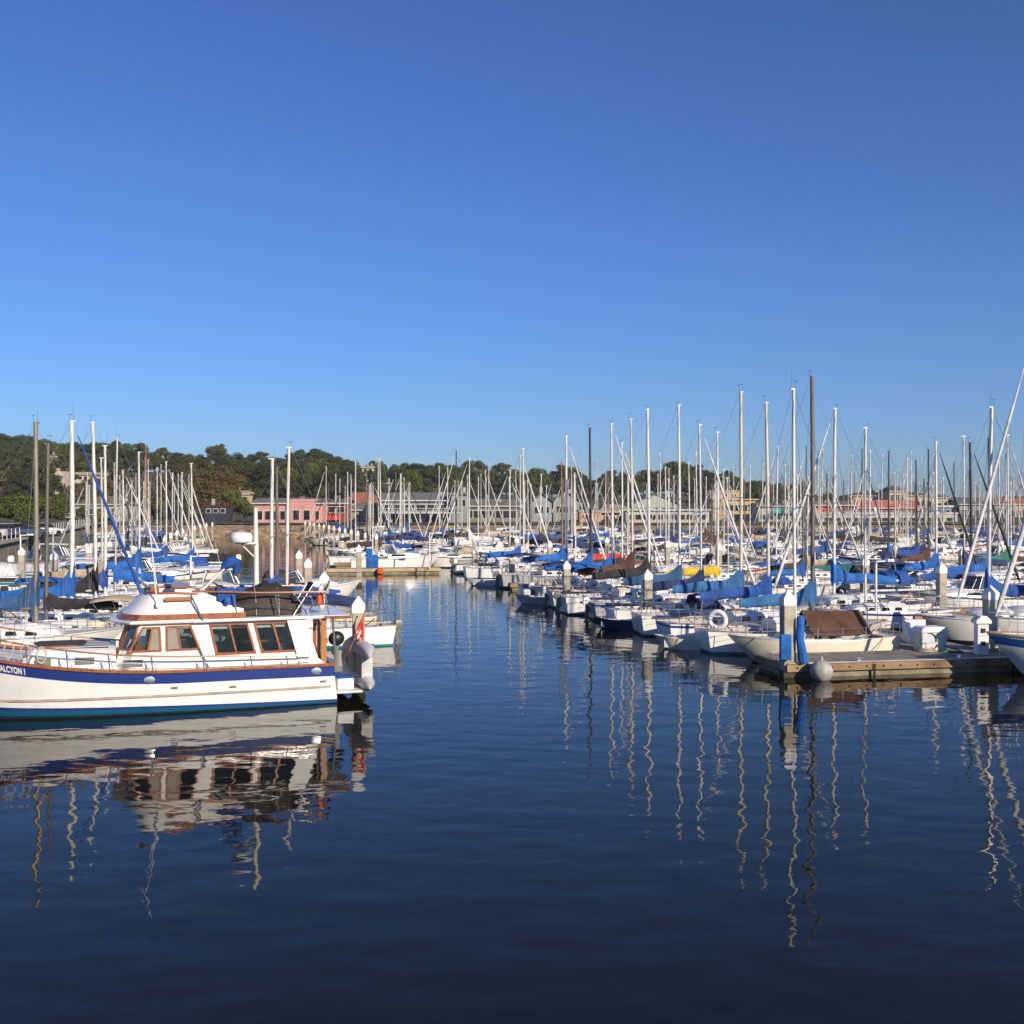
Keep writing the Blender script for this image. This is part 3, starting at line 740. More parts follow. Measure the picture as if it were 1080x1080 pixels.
def sailboat(name, L=8.0, hull='white', stripe=None, mast='white', cover='royal blue', mast_h=10.5, jib=None, boot=M_BOTTOM, tent=None, cabin='white', detail=True, ob=False, dodger=None, fin=.75, stripe_w=.10, low=1.0, seed=1, mr=1.0, boom=True, rk=1.0, rigr=.0065):
    rnd = random.Random(seed)
    k = L/8.0
    root = empty(name)
    B = 2.75*k**.8; fb, fm, fa = 1.12*k*low, .86*k*low, .92*k*low
    H = Hull(L, B, fb, fm, fa, transom=.62, rake=1.25*k*rk, flare=.5, draft=.4)
    st = HULLM.get(stripe) or ({'blue': M_BAND, 'bright': M_BANDB}.get(stripe))
    hm = HULLM[hull]; mats = [hm, st or hm, boot, M_BOTTOM]
    H.mesh([(lambda t: H.sheer(t), 0), (lambda t: H.sheer(t)-.07*k, 1), (lambda t: H.sheer(t)-(.07+stripe_w)*k, 0), (lambda t: H.sheer(t)*.55, 0), (lambda t: .2*k, 0), (lambda t: .11*k, 2), (lambda t: .0, 3), (lambda t: -.4, 3)], mats, "hull", root)
    ck = (.07, .36)
    H.deck("deck", M_DECK, root, cock=ck, cw=.52, cdepth=.42*k, m2=M_DECKG)
    # toe rail
    mb = MB()
    for sd in (1,-1):
        mb.path([Vector((H.pt(t,H.sheer(t)).x, sd*H.w(t), H.sheer(t)+.02)) for t in [i/20*.995 for i in range(21)]], .03*k, 5)
    mb.build("toe_rail", M_TEAKO if rnd.random() < .5 else M_ALU, root)
    # cabin trunk
    xc0, xc1 = H.pt(.36,0).x + .0, H.pt(.74,0).x
    z0 = fm - .06; hc = .46*k; w0 = .56*B/2
    cmat = HULLM[cabin]
    rings = []
    for x, hh, ww in ((xc0, hc, w0), (lerp(xc0,xc1,.5), hc*.96, w0), (lerp(xc0,xc1,.78), hc*.86, w0*.86), (lerp(xc0,xc1,.93), hc*.55, w0*.7), (xc1, .02, w0*.58)):
        zz = z0 + .10*k*max(0,(x-xc0)/(xc1-xc0))**1.5
        rings.append([(x,-ww,zz),(x,-ww*.94,zz+hh*.75),(x,-ww*.72,zz+hh),(x,0,zz+hh*1.1),(x,ww*.72,zz+hh),(x,ww*.94,zz+hh*.75),(x,ww,zz)])
    mb = MB(); mb.loft(rings, closed=False, cap0=True, cap1=True); mb.build("cabin", cmat, root, smooth=35)
    nw = 2 if k < .9 else 3
    for sd in (1,-1):
        for i in range(nw):
            xa = lerp(xc0, xc1, .1 + i*.24); xb = xa + (.42 if nw == 3 else .34)*k
            mb = MB(); yy = w0*(.985 if i < 2 else .93)
            mb.prism([(xa,z0+hc*.30),(xb,z0+hc*.32),(xb-.05,z0+hc*.64),(xa+.04,z0+hc*.64)], sd*(yy-.06), sd*(yy+.012)); mb.build("cabin_window", M_GLASS, root, smooth=0)
    mb = MB(); mb.box(lerp(xc0,xc1,.02),lerp(xc0,xc1,.25),-.3*k,.3*k,z0+hc*1.0,z0+hc*1.2); mb.build("companionway_hatch", M_DECK if rnd.random()<.6 else M_TEAKO, root, smooth=0, bevel=.02)
    mb = MB(); xh = lerp(xc0,xc1,.60); mb.box(xh-.22*k,xh+.22*k,-.22*k,.22*k,z0+hc*.98,z0+hc*1.14); mb.build("deck_hatch", M_GLASS if rnd.random() < .5 else M_CAP, root, smooth=0, bevel=.015)
    for sd in (1,-1):
        mb = MB(); xv = lerp(xc0,xc1,.44); mb.path([(xv,sd*.3*k,z0+hc),(xv,sd*.3*k,z0+hc+.16),(xv+.08,sd*.3*k,z0+hc+.22),(xv+.14,sd*.3*k,z0+hc+.22)],[.05,.05,.055,.075],7); mb.build("cowl_vent", M_STEEL if rnd.random() < .5 else M_CAP, root)
    if rnd.random() < .3:
        mb = MB(); xs = H.pt(.03,0).x; mb.box(xs-.25,xs+.3,-.45*k,.45*k,fa+1.0*k,fa+1.04*k); o = mb.build("solar_panel", M_GLASSB, root, smooth=0)
        mb = MB()
        for sd in (1,-1): mb.tube((xs,sd*.4*k,fa),(xs,sd*.4*k,fa+1.0*k),.018,n=5)
        mb.build("panel_strut", M_STEEL, o)
    if not tent and rnd.random() < .3:
        rings = []
        for u in range(7):
            x = lerp(H.pt(.06,0).x, H.pt(.34,0).x, u/6); rings.append([(x, .62*B/2*math.cos(a), fm+1.25*k+.14*k*math.sin(math.pi*u/6)+.16*k*math.sin(a)) for a in [math.pi*i/6 for i in range(7)]])
        mb = MB(); mb.loft(rings, closed=False, cap0=False, cap1=False); o = mb.build("bimini_top", CLOTH[rnd.choice(['royal blue','navy','tan','white','bright blue'])], root, smooth=60); o.modifiers.new("thick",'SOLIDIFY').thickness = .03
        mb = MB()
        for t in (.08,.32):
            x = H.pt(t,0).x; xo = H.pt(.2,0).x
            mb.path([(xo,.62*B/2,fm),(x,.62*B/2,fm+1.22*k),(x,-.62*B/2,fm+1.22*k),(xo,-.62*B/2,fm)], .015, 5)
        mb.build("bimini_frame", M_STEEL, o)
    zc = z0 + hc
    # mast
    xm = H.pt(.60,0).x
    mb = MB(); r = .062*k**.5*mr
    mb.path([(xm,0,.5*k),(xm,0,mast_h*.6),(xm-.04,0,mast_h)], [r,r,r*.82], 8)
    mh1, mh2 = rnd.uniform(.07,.17), rnd.uniform(.06,.13); mb.box(xm-mh1, xm+mh2, -.04, .04, mast_h-.02, mast_h+.03)
    mo = mb.build("mast", MASTM[mast], root, smooth=50)
    mb = MB(); va = rnd.uniform(0,6.28); vh = mast_h + rnd.uniform(.18,.34); vx = xm-.12; mb.tube((vx,0,mast_h),(vx,0,vh),.006,n=3); mb.tube((vx-.11*math.cos(va),-.11*math.sin(va),vh),(vx+.13*math.cos(va),.13*math.sin(va),vh+.01),.008,.012,4)
    if rnd.random() < .4: mb.tube((xm+.03,0,mast_h),(xm+.03,0,mast_h+rnd.uniform(.4,.9)),.006,.004,3)
    mb.build("wind_vane", M_BLACK, mo, smooth=0)
    zs = mast_h*.56; ws = .5*k
    for sd in (1,-1):
        mb = MB(); mb.tube((xm,0,zs),(xm-.12,sd*ws*1.35,zs+.05),.022,.014,5); mb.build("spreader", MASTM[mast], mo)
    # rigging wires
    bow = H.pt(.985, H.sheer(.985)); stn = Vector((H.pt(0,H.sheer(0)).x+.05, 0, H.sheer(0)))
    bowp = Vector((bow.x, 0, bow.z)); top = Vector((xm,0,mast_h-.05))
    mb = MB(); mb.tube(top, bowp, rigr, n=3); mb.build("forestay", M_WIRE, root)
    mb = MB(); mb.tube(top, stn, rigr, n=3); mb.build("backstay", M_WIRE, root)
    for sd in (1,-1):
        ch = Vector((xm-.1, sd*(H.w(.58)-.1), H.sheer(.58)))
        mb = MB(); mb.path([top, (xm-.12, sd*ws*1.35, zs+.05), ch], rigr, 3); mb.path([(xm,0,zs),ch], rigr, 3); mb.build("shroud", M_WIRE, root)
    if jib:
        a = bowp + (top-bowp)*.05; b = bowp + (top-bowp)*.93
        mb = MB(); mb.path([a, lerp(a,b,.06), lerp(a,b,.35), lerp(a,b,.75), b], [.035,.075*k,.07*k,.055*k,.02], 7); mb.build("furled_jib", CLOTH[jib], root, smooth=60)
    zb = zc + .62*k; bl = .39*L
    if boom:
        mb = MB(); mb.tube((xm-.05,0,zb),(xm-bl-.15,0,zb+.03),.055,.05,7); mb.build("boom", MASTM[mast if mast != 'black' else 'grey'], root)
        if cover:
            mb = MB(); mb.loft(sail_cover(L, zb+.06, xm, bl, fin*k, rnd, .88*k)); c = mb.build("sail_cover", CLOTH[cover], root, smooth=38)
        mb = MB(); mb.tube((xm-bl*.95,0,zb),(xm-bl*.98,0,fa+.2),.012,n=4); mb.build("mainsheet", M_ROPE, root)
        if rnd.random() < .7:
            mb = MB(); mb.tube((xm-bl,0,zb),(xm-.15,0,mast_h-.1),rigr*.8,n=3); mb.build("topping_lift", M_WIRE, root)
    if tent:
        mb = MB(); xa, xb = xm - bl*1.02, xm - .25; hw = B*.40; nn = 10
        rings = []
        for i in range(nn+1):
            x = lerp(xa, xb, i/nn); sag = .05*math.sin(math.pi*i/nn); rz = zb + .2 - sag*.5 + .05*k*i/nn
            rings.append([(x,-hw,zb-.72*k-sag),(x,-hw*.5,zb-.24*k-sag),(x,0,rz),(x,hw*.5,zb-.24*k-sag),(x,hw,zb-.72*k-sag),(x,hw*.97,zb-.75*k-sag),(x,0,rz-.04),(x,-hw*.97,zb-.75*k-sag)])
        mb.loft(rings); mb.build("boom_tent", CLOTH[tent], root, smooth=30)
    if dodger:
        mb = MB(); x0 = xc0-.15; rings = []
        for x, hh in ((x0+1.0*k,.08),(x0+.72*k,.5*k),(x0,.62*k),(x0-.25*k,.55*k)):
            rings.append([(x,w0*math.cos(a)*1.02, zc-.12+hh*math.sin(a)) for a in [math.pi*i/8 for i in range(9)]])
        mb.loft(rings, closed=False, cap0=False, cap1=False); o = mb.build("spray_hood", CLOTH[dodger], root, smooth=50)
        sm = o.modifiers.new("thick",'SOLIDIFY'); sm.thickness = .03
    if detail:
        for nm, t0, t1 in (("pulpit", .84, .995), ("pushpit", .001, .10)):
            mb = MB(); pp = H.rail_pts(t0, t1, 6, .58*k)
            loop = pp + [Vector((p.x,-p.y,p.z)) for p in pp[::-1]] if nm == "pulpit" else pp[::-1] + [Vector((p.x,-p.y,p.z)) for p in pp]
            mb.path(loop, .016, 5)
            for t in ((t0, (t0+t1)/2)):
                for sd in (1,-1):
                    q = H.rail_pts(t, t, 2, 0)[0]; mb.tube((q.x, sd*q.y, q.z),(q.x,sd*q.y,q.z+.58*k),.015,n=5)
            mb.build(nm, M_STEEL, root)
        for sd in (1,-1):
            mb = MB()
            for h in (.3, .56):
                pp = H.rail_pts(.10,.84,9,h*k); mb.path([Vector((p.x,sd*p.y,p.z)) for p in pp], .007, 3)
            for t in (.24,.39,.54,.69):
                q = H.rail_pts(t,t,2,0)[0]; mb.tube((q.x,sd*q.y,q.z),(q.x,sd*q.y,q.z+.58*k),.013,n=5)
            mb.build("lifeline", M_STEEL, root)
        mb = MB(); x0 = H.pt(.2,0).x
        mb.tube((x0,0,fa-.35),(x0-.7,0,fa+.22),.025,n=5); mb.build("tiller", M_TEAK, root)
        for sd in (1,-1):
            mb = MB(); mb.tube((H.pt(.27,0).x,sd*.62*B/2,fm),(H.pt(.27,0).x,sd*.62*B/2,fm+.16),.07,.06,8); mb.build("winch", M_STEEL, root)
    if ob: outboard(root, (H.pt(0,.5).x-.14, .35*k, .62*k), .95*k, random.choice([M_BLACK, M_CAP, M_GREYP]))
    return root

# ---------------------------------------------------------------- motor boats
def motorboat(name, L=7.5, hull='white', stripe=None, style='cruiser', canvas='royal blue', seed=1, ob=True):
    rnd = random.Random(seed); k = L/7.5
    root = empty(name); B = 2.6*k**.8
    H = Hull(L, B, 1.35*k, .98*k, .92*k, transom=.88, rake=1.1*k, flare=.55, draft=.4, tm=.35, p=2.0, trk=-.05)
    st = HULLM.get(stripe) or (M_BAND if stripe == 'blue' else None); hm = HULLM[hull]
    H.mesh([(lambda t: H.sheer(t),0),(lambda t: H.sheer(t)-.10*k,1),(lambda t: H.sheer(t)-.26*k,0),(lambda t: H.sheer(t)*.45,0),(lambda t:.1*k,2),(lambda t:0,2),(lambda t:-.4,2)], [hm, st or hm, M_BOTTOM], "hull", root)
    H.deck("deck", M_DECK, root, cock=(.05,.40 if style != 'skiff' else .7), cw=.72, cdepth=.5*k, m2=M_DECKG)
    mb = MB()
    for sd in (1,-1): mb.path([Vector((H.pt(t,H.sheer(t)).x, sd*(H.w(t)+.01), H.sheer(t)-.03)) for t in [i/18*.995 for i in range(19)]], .04*k, 5)
    mb.build("rub_rail", M_RUBBER if rnd.random()<.5 else M_CAP, root)
    xa, xb = H.pt(.40,0).x, H.pt(.86,0).x; z0 = H.zm - .05; w0 = .72*B/2; hc = .5*k
    if style != 'skiff':
        rings = []
        for u, hh, ww in ((0,hc,w0),(.4,hc,w0*.98),(.7,hc*.8,w0*.85),(.9,hc*.45,w0*.62),(1,.03,w0*.45)):
            x = lerp(xa,xb,u); zz = z0 + .2*k*u*u
            rings.append([(x,-ww,zz),(x,-ww*.92,zz+hh*.8),(x,-ww*.7,zz+hh),(x,ww*.7,zz+hh),(x,ww*.92,zz+hh*.8),(x,ww,zz)])
        mb = MB(); mb.loft(rings, closed=False); mb.build("cabin", M_WHITE, root, smooth=35)
        for sd in (1,-1):
            mb = MB(); mb.prism([(lerp(xa,xb,.1),z0+.22*k),(lerp(xa,xb,.5),z0+.25*k),(lerp(xa,xb,.44),z0+.38*k),(lerp(xa,xb,.1),z0+.38*k)], sd*w0*.93, sd*(w0*.985)); mb.build("cabin_window", M_GLASS, root, smooth=0)
    zt = z0 + hc
    if style in ('cruiser','hardtop'):
        # raked windscreen in panels, standing on the cabin
        hw = .62*k if style == 'cruiser' else .85*k
        x0 = lerp(xa,xb,.30); x1 = lerp(xa,xb,-.02)
        lo = [(x1,-w0*.92,zt-.08),(x0-.2,-w0*.9,zt-.05),(x0,-w0*.5,zt-.02),(x0,w0*.5,zt-.02),(x0-.2,w0*.9,zt-.05),(x1,w0*.92,zt-.08)]
        hi = [(x1-.05,-w0*.84,zt+hw*.75),(x0-.55*k,-w0*.8,zt+hw),(x0-.45*k,-w0*.45,zt+hw),(x0-.45*k,w0*.45,zt+hw),(x0-.55*k,w0*.8,zt+hw),(x1-.05,w0*.84,zt+hw*.75)]
        mb = MB(); mb.add(lo+hi, [(i,i+1,6+i+1,6+i) for i in range(5)]); o = mb.build("windscreen", M_GLASSB, root, smooth=0)
        sm = o.modifiers.new("thick",'SOLIDIFY'); sm.thickness = .025
        mb = MB(); mb.path(hi, .025, 5)
        for a, b in zip(lo, hi): mb.tube(a, b, .022, n=5)
        mb.build("windscreen_frame", M_ALU, o)
    if style == 'hardtop':
        mb = MB(); a, b = xa-1.5*k, lerp(xa,xb,.26); zr = zt + .85*k
        mb.loft([[(x,-ww,zr+dz),(x,-ww*.8,zr+dz+.09),(x,ww*.8,zr+dz+.09),(x,ww,zr+dz),(x,0,zr+dz-.03)] for x, ww, dz in ((a,w0*.95,.04),(lerp(a,b,.5),w0,.06),(b,w0*.85,0))]); mb.build("hardtop_roof", M_WHITE, root, smooth=40)
        for sd in (1,-1):
            mb = MB(); mb.tube((a+.5,sd*w0*.85,zr+.05),(a+.15,sd*w0*.95,z0+.15),.04,n=6); mb.build("roof_post", M_CAP, root)
        if canvas:
            mb = MB(); mb.add([(a+.1,-w0*.9,zr),(a+.1,w0*.9,zr),(a-.55,w0*.95,z0+.35),(a-.55,-w0*.95,z0+.35)],[(0,1,2,3)]); o = mb.build("aft_curtain", CLOTH[canvas], root, smooth=0); o.modifiers.new("thick",'SOLIDIFY').thickness = .03
    if style == 'cruiser' and canvas:
        mb = MB(); a, b = xa-1.7*k, lerp(xa,xb,.12); rings = []
        for u, hh in ((0,.20),(.12,.72),(.5,.86),(.88,.76),(1,.62)):
            x = lerp(a,b,u); rings.append([(x, w0*math.cos(t), zt-.15+hh*k*max(.0,math.sin(t))**.55) for t in [math.pi*i/8 for i in range(9)]])
        mb.loft(rings, closed=False); mb.build("canvas_top", CLOTH[canvas], root, smooth=40)
    if style == 'open' or style == 'skiff':
        mb = MB(); xx = H.pt(.42,0).x; mb.box(xx-.3,xx+.3,-.35*k,.35*k,z0-.4,z0+.45*k); mb.build("console", M_WHITE, root, smooth=0, bevel=.05)
        mb = MB(); mb.prism([(xx+.1,z0+.45*k),(xx+.28,z0+.45*k),(xx+.02,z0+.85*k),(xx-.02,z0+.85*k)],-.33*k,.33*k); mb.build("windscreen", M_GLASSB, root, smooth=0)
        mb = MB(); mb.box(xx-1.3,xx-.8,-.5*k,.5*k,z0-.42,z0+.08); mb.build("bench_seat", M_CAP, root, smooth=0, bevel=.05)
        if canvas:
            mb = MB(); rings = []
            for u in (0,.33,.66,1):
                x = lerp(H.pt(.05,0).x,H.pt(.62,0).x,u); rings.append([(x,-w0*1.1,z0+.12),(x,-w0*.5,z0+.42+.18*math.sin(3*u)),(x,0,z0+.6+.1*math.sin(3*u)),(x,w0*.5,z0+.42+.18*math.sin(3*u)),(x,w0*1.1,z0+.12)])
            mb.loft(rings, closed=False); mb.build("boat_cover", CLOTH[canvas], root, smooth=40)
    mb = MB(); pp = H.rail_pts(.45,.995,9,.5*k,.08); mb.path(pp + [Vector((p.x,-p.y,p.z)) for p in pp[::-1]], .016, 5)
    for t in (.45,.6,.75,.9):
        for sd in (1,-1):
            q = H.rail_pts(t,t,2,0,.08)[0]; mb.tube((q.x,sd*q.y,q.z-.03),(q.x,sd*q.y,q.z+.5*k),.013,n=5)
    mb.build("bow_rail", M_STEEL, root)
    if rnd.random() < .6:
        mb = MB(); mb.tube((xa,w0*.7,zt),(xa-.5,w0*.7,zt+2.4*k),.016,.006,5); mb.build("antenna", M_CAP, root)
    if ob: outboard(root, (H.pt(0,.5).x-.2, 0, .85*k), 1.15*k, rnd.choice([M_BLACK,M_CAP,M_GREYP]))
    return root

# ---------------------------------------------------------------- berths
FAIR = [(36,8.0),(42.6,6.9),(49.6,6.0),(57,4.0),(62.5,1.8),(67.6,.8),(77,0),(85,-1.2),(91,-4.0),(94,-5.8),(97,-15.5),(120,-19.5),(150,-25),(186,-33)]
LEFTW = [(36,-6.5),(41,-5.0),(50,-5.5),(60,-9),(75,-14.5),(90,-22),(110,-29),(150,-41),(186,-51)]
OCC = []
def rect_free(r, pad=.25):
    for q in OCC:
        if r[0] < q[1]+pad and r[1] > q[0]-pad and r[2] < q[3]+pad and r[3] > q[2]-pad: return False
    return True
def in_water(r, tol=.6):
    vm = (r[2]+r[3])/2
    ax, ay = to_xy(r[0], vm); bx, by = to_xy(r[1], vm)
    if max(ay, by) > 184.5: return False
    if ax >= table(FAIR, ay) - tol: return True
    return bx <= table(LEFTW, by) + tol and ax >= table(SHORE, ay) + 2
BOATS = []      # (root, description, category, own label)
GRID = R(11); GC, GS = math.cos(GRID), math.sin(GRID)      # docks and berths lie turned by this much
def to_uv(X, Y): return X*GC + Y*GS, -X*GS + Y*GC
def to_xy(u, v): return u*GC - v*GS, u*GS + v*GC
def rect_of(xm, Y, L, B, heading, tmast=.6):
    # mast sits tmast of the length forward of the stern
    u, v = to_uv(xm, Y)
    if heading > 0: return (u - L*tmast, u + L*(1-tmast), v - B/2, v + B/2)
    return (u - L*(1-tmast), u + L*tmast, v - B/2, v + B/2)
def place(root, xm, Y, L, heading, tmast=.6, jit=0.0):
    rz = (0 if heading > 0 else math.pi) + jit + GRID
    off = Vector(((.5 - tmast)*L, 0, 0)); off.rotate(Matrix.Rotation(rz, 3, 'Z'))
    root.location = (xm + off.x, Y + off.y, 0); root.rotation_euler = (R(random.uniform(-1.1,1.1)), R(random.uniform(-.5,.5)), rz)
def describe(hull, typ, cover, mast=None, canvas=None):
    s = f"{hull} {typ}"
    if cover: s += f", {cover} boom cover"
    if canvas: s += f", {canvas} canvas"
    if mast: s += f", {mast} mast"
    return s

# docks that boats must keep clear of, in the berths' own frame
NEAR_DOCK = (15.94, 31, 34.29, 36.85); WALKWAY = (21.6, 24.6, 37.0, 58)
OCC += [NEAR_DOCK, WALKWAY]
_u, _v = to_uv(-10.8, 93.2); MID_DOCK = (_u-4.7, _u+4.7, _v-.8, _v+.8); OCC.append(MID_DOCK)
_u, _v = to_uv(-11.3, 32.9); OCC.append((_u-7.3, _u+6.9, _v-3.2, _v+3.6))      # the big motor yacht's berth
# heroes on the right: mast bearing, mast top row, distance, heading (+1 bow to the right), length, look
HERO = [
 (858.5,397,44.1,+1,7.8,dict(hull='white',mast='grey',cover='faded blue',mr=1.45,fin=.85,boot=M_TEALH), "white double-berth sloop with life ring and thick dark grey mast, tallest of all"),
 (838,410,40.9,-1,6.5,dict(hull='cream',low=1.12,mast='white',cover=None,tent='brown',mr=1.15,cabin='cream',boot=M_BOTTOM), "cream daysailer with brown boom tent beside the near dock"),
 (812.5,425,47.0,+1,8.0,dict(hull='white',mast='cream',cover='royal blue',mr=1.2,stripe='blue'), None),
 (782.5,414,50.0,+1,8.2,dict(hull='white',mast='cream',cover='faded blue',mr=1.3,dodger='navy'), None),
 (741,448,52.9,+1,7.6,dict(hull='white',mast='silver',cover='navy',jib='white'), None),
 (718,427,56.0,+1,7.8,dict(hull='grey',mast='white',cover='steel blue',mr=1.1,stripe='blue',ob=True), None),
 (686,432,59.6,+1,8.2,dict(hull='white',mast='white',cover='black',mr=1.35,fin=1.0,ob=True), None),
 (668.5,442,63.0,+1,8.2,dict(hull='white',mast='cream',cover='brown',fin=1.15,ob=True,mr=1.1), None),
 (647,447,66.4,+1,8.0,dict(hull='cream',mast='white',cover='bright blue',mr=1.2,ob=True,jib='white'), None),
 (624,452,69.8,+1,7.6,dict(hull='white',mast='black',cover='bright blue',mr=1.3,fin=1.0,stripe='blue'), None),
 (657,467,73.2,+1,7.6,dict(hull='white',mast='white',cover='dark brown',jib='white',fin=.3), None),
 (597.5,460,77.8,+1,8.0,dict(hull='grey',mast='white',cover='bright blue',mr=1.5,jib='white',ob=True), None),
 (662,486,86,+1,7.6,dict(hull='white',mast='cream',cover=None,tent='red'), None),
 (594,488,81.4,+1,7.4,dict(hull='white',mast='wooden',cover='royal blue'), None),
 (553,473,91,+1,7.8,dict(hull='white',mast='white',cover=None,tent='white',mr=1.2,boot=M_TEALH,stripe='teal'), None),
 (548.5,480,87.4,+1,7.4,dict(hull='white',mast='cream',cover='bright blue',jib='white'), None),
 (758,456,62.9,+1,7.8,dict(hull='white',mast='white',cover='yellow',fin=.05), None),
 (878.5,431,54,-1,8.4,dict(hull='white',mast='white',cover='bright blue',jib='white',mr=1.2), None),
 (912,451,51.5,-1,7.4,dict(hull='white',mast='white',cover=None,mr=1.0,stripe='blue'), None),
 (1040.5,430,47,-1,8.2,dict(hull='white',mast='silver',cover='royal blue',mr=1.5), None),
 (988.5,466,68,+1,7.8,dict(hull='white',mast='white',cover='bright blue',jib='black',mr=1.3,fin=1.0), None),
 (1026.5,467,60,+1,7.8,dict(hull='white',mast='black',cover='royal blue',mr=1.2,jib='black'), None),
 (1017,460,72,-1,8,dict(hull='white',mast='silver',cover='navy'), None),
 (1044,463,64.5,+1,8,dict(hull='grey',mast='black',cover='bright blue',mr=1.2), None),
 (979.5,474,80,+1,7.6,dict(hull='white',mast='black',cover='brown'), None),
 (968.5,486,84.5,+1,7.6,dict(hull='navy',mast='black',cover='royal blue'), None),
 (937,476,88,-1,7.6,dict(hull='white',mast='black',cover='royal blue'), None),
 (1064,459,76,+1,8,dict(hull='white',mast='silver',cover='green',jib='white'), None),
 # left basin
 (39,446,41.5,+1,8.0,dict(hull='white',mast='tan',cover='steel blue',mr=1.5,fin=1.3), None),
 (77,444,46.5,+1,8.0,dict(hull='cream',mast='white',cover='bright blue',mr=1.6,fin=1.2,jib='royal blue'), None),
 (47,468,44.2,-1,7.0,dict(hull='white',mast='grey',cover='black',mr=1.35,fin=.4), None),
 (103,446,50,+1,8.0,dict(hull='white',mast='white',cover='black',mr=1.3,fin=1.0), None),
 (300.5,472,45.2,-1,7.4,dict(hull='white',mast='white',cover='navy',mr=1.15,boot=M_TEALH,ob=True), None),
 (285,484,48.4,-1,7.6,dict(hull='cream',mast='white',cover='royal blue',mr=1.4), None),
 (293,493,52,+1,7.2,dict(hull='white',mast='grey',cover='royal blue',mr=1.3), None),
 (112,470,54,+1,7.6,dict(hull='white',mast='white',cover='royal blue',mr=1.2), None),
 (120,462,58,-1,7.6,dict(hull='white',mast='silver',cover='bright blue',mr=1.0), None),
 (109,483,62,+1,7.6,dict(hull='grey',mast='cream',cover='tan'), None),
 (148,477,68,+1,8.0,dict(hull='white',mast='white',cover='bright blue',fin=1.2), None),
 (204,489,80,+1,7.4,dict(hull='white',mast='white',cover='bright blue'), None),
]
for i, (px, yt, d, hd, L, kw, lab) in enumerate(HERO):
    X = wx(px, d); mh = wz(yt, d)
    o = sailboat("sailboat", L=L, mast_h=mh, seed=100+i, **kw)
    o.name = "sailboat"
    jit = random.uniform(-.03,.03)
    place(o, X, d, L, hd, jit=jit)
    OCC.append(rect_of(X, d, L, 2.75*(L/8)**.8, hd))
    BOATS.append((o, describe(kw['hull'], "sloop", kw.get('cover'), kw['mast'], kw.get('tent') and kw['tent']+' tent'), "sailboat", lab, X, d))

# boat whose bow enters at the right edge, and its neighbour: masts stand outside the frame
for (bowpx, d, L, mh, kw, lab) in ((1040, 36.3, 9.4, 12.5, dict(hull='white', stripe='bright', mast='silver', cover='royal blue', jib='white', boot=M_TURQ, mr=1.3, stripe_w=.24, rk=1.0, low=1.15), "white sloop with blue sheer band, bow entering from the right edge beside the dock"),
                                   (1003, 46.2, 9.0, 12.5, dict(hull='white', mast='white', cover='bright blue', jib='white'), "white sloop with furled white jib, bow pointing left behind the power pedestal")):
    o = sailboat("sailboat", L=L, mast_h=mh, seed=int(bowpx), **kw)
    Xb = wx(bowpx, d); X = Xb + .4*L
    d2 = d + .4*L*GS; X = Xb + .4*L*GC; place(o, X, d2, L, -1)
    OCC.append(rect_of(X, d2, L, 3.0, -1)); BOATS.append((o, "", "sailboat", lab, X, d))

# motor boats placed by eye
MOT = [
 (965,49.5,+1,7.0,dict(style='cruiser',canvas='royal blue',stripe='blue',ob=False),"white cabin cruiser with blue canvas top behind the near dock"),
 (1022,44.0,-1,6.6,dict(style='hardtop',canvas=None,ob=False),"white hardtop cruiser with dark windscreen, moored behind the dock box"),
 (418,98.5,+1,8.0,dict(style='cruiser',canvas=None,ob=False),"white cruiser berthed behind the tan dock end in mid harbour"),
 (86,40.6,-1,0,None,None),
 (478,95.5,-1,7.0,dict(style='cruiser',canvas='tan'),"white cruiser with tan canvas behind the dock end"),
 (520,93.8,+1,6.5,dict(style='open',canvas=None),None),
 (566,79.8,+1,6.0,dict(style='skiff',canvas=None),None),
 (112,66,+1,7.5,dict(style='hardtop',canvas=None,hull='cream'),None),
 (70,92,+1,8.0,dict(style='hardtop',canvas='bright blue',hull='white'),None),
 (160,72,+1,7.5,dict(style='cruiser',canvas='bright blue'),None),
 (182,104,+1,7.5,dict(style='cruiser',canvas='royal blue'),None),
 (250,60,+1,7.0,dict(style='hardtop',canvas=None),None),
 (318,64.5,+1,7.0,dict(style='cruiser',canvas='dark brown'),None),
 (704,48.6,+1,6.4,dict(style='open',canvas='navy'),None),
]
for i, (px, d, hd, L, kw, lab) in enumerate(MOT):
    if not kw: continue
    X = wx(px, d); r = rect_of(X, d, L, 2.6, hd, .5)
    for t in range(30):
        if rect_free(r, .1): break
        d += .5; X = wx(px, d); r = rect_of(X, d, L, 2.6, hd, .5)
    o = motorboat("motorboat", L=L, seed=300+i, **kw)
    place(o, X, d, L, hd, .5, random.uniform(-.03,.03)); OCC.append(r)
    typ = {'cruiser':'cabin cruiser','hardtop':'hardtop cruiser','open':'open motorboat','skiff':'outboard skiff'}[kw['style']]
    BOATS.append((o, describe(kw.get('hull','white'), typ, None, None, kw.get('canvas')), "motorboat", lab, X, d))

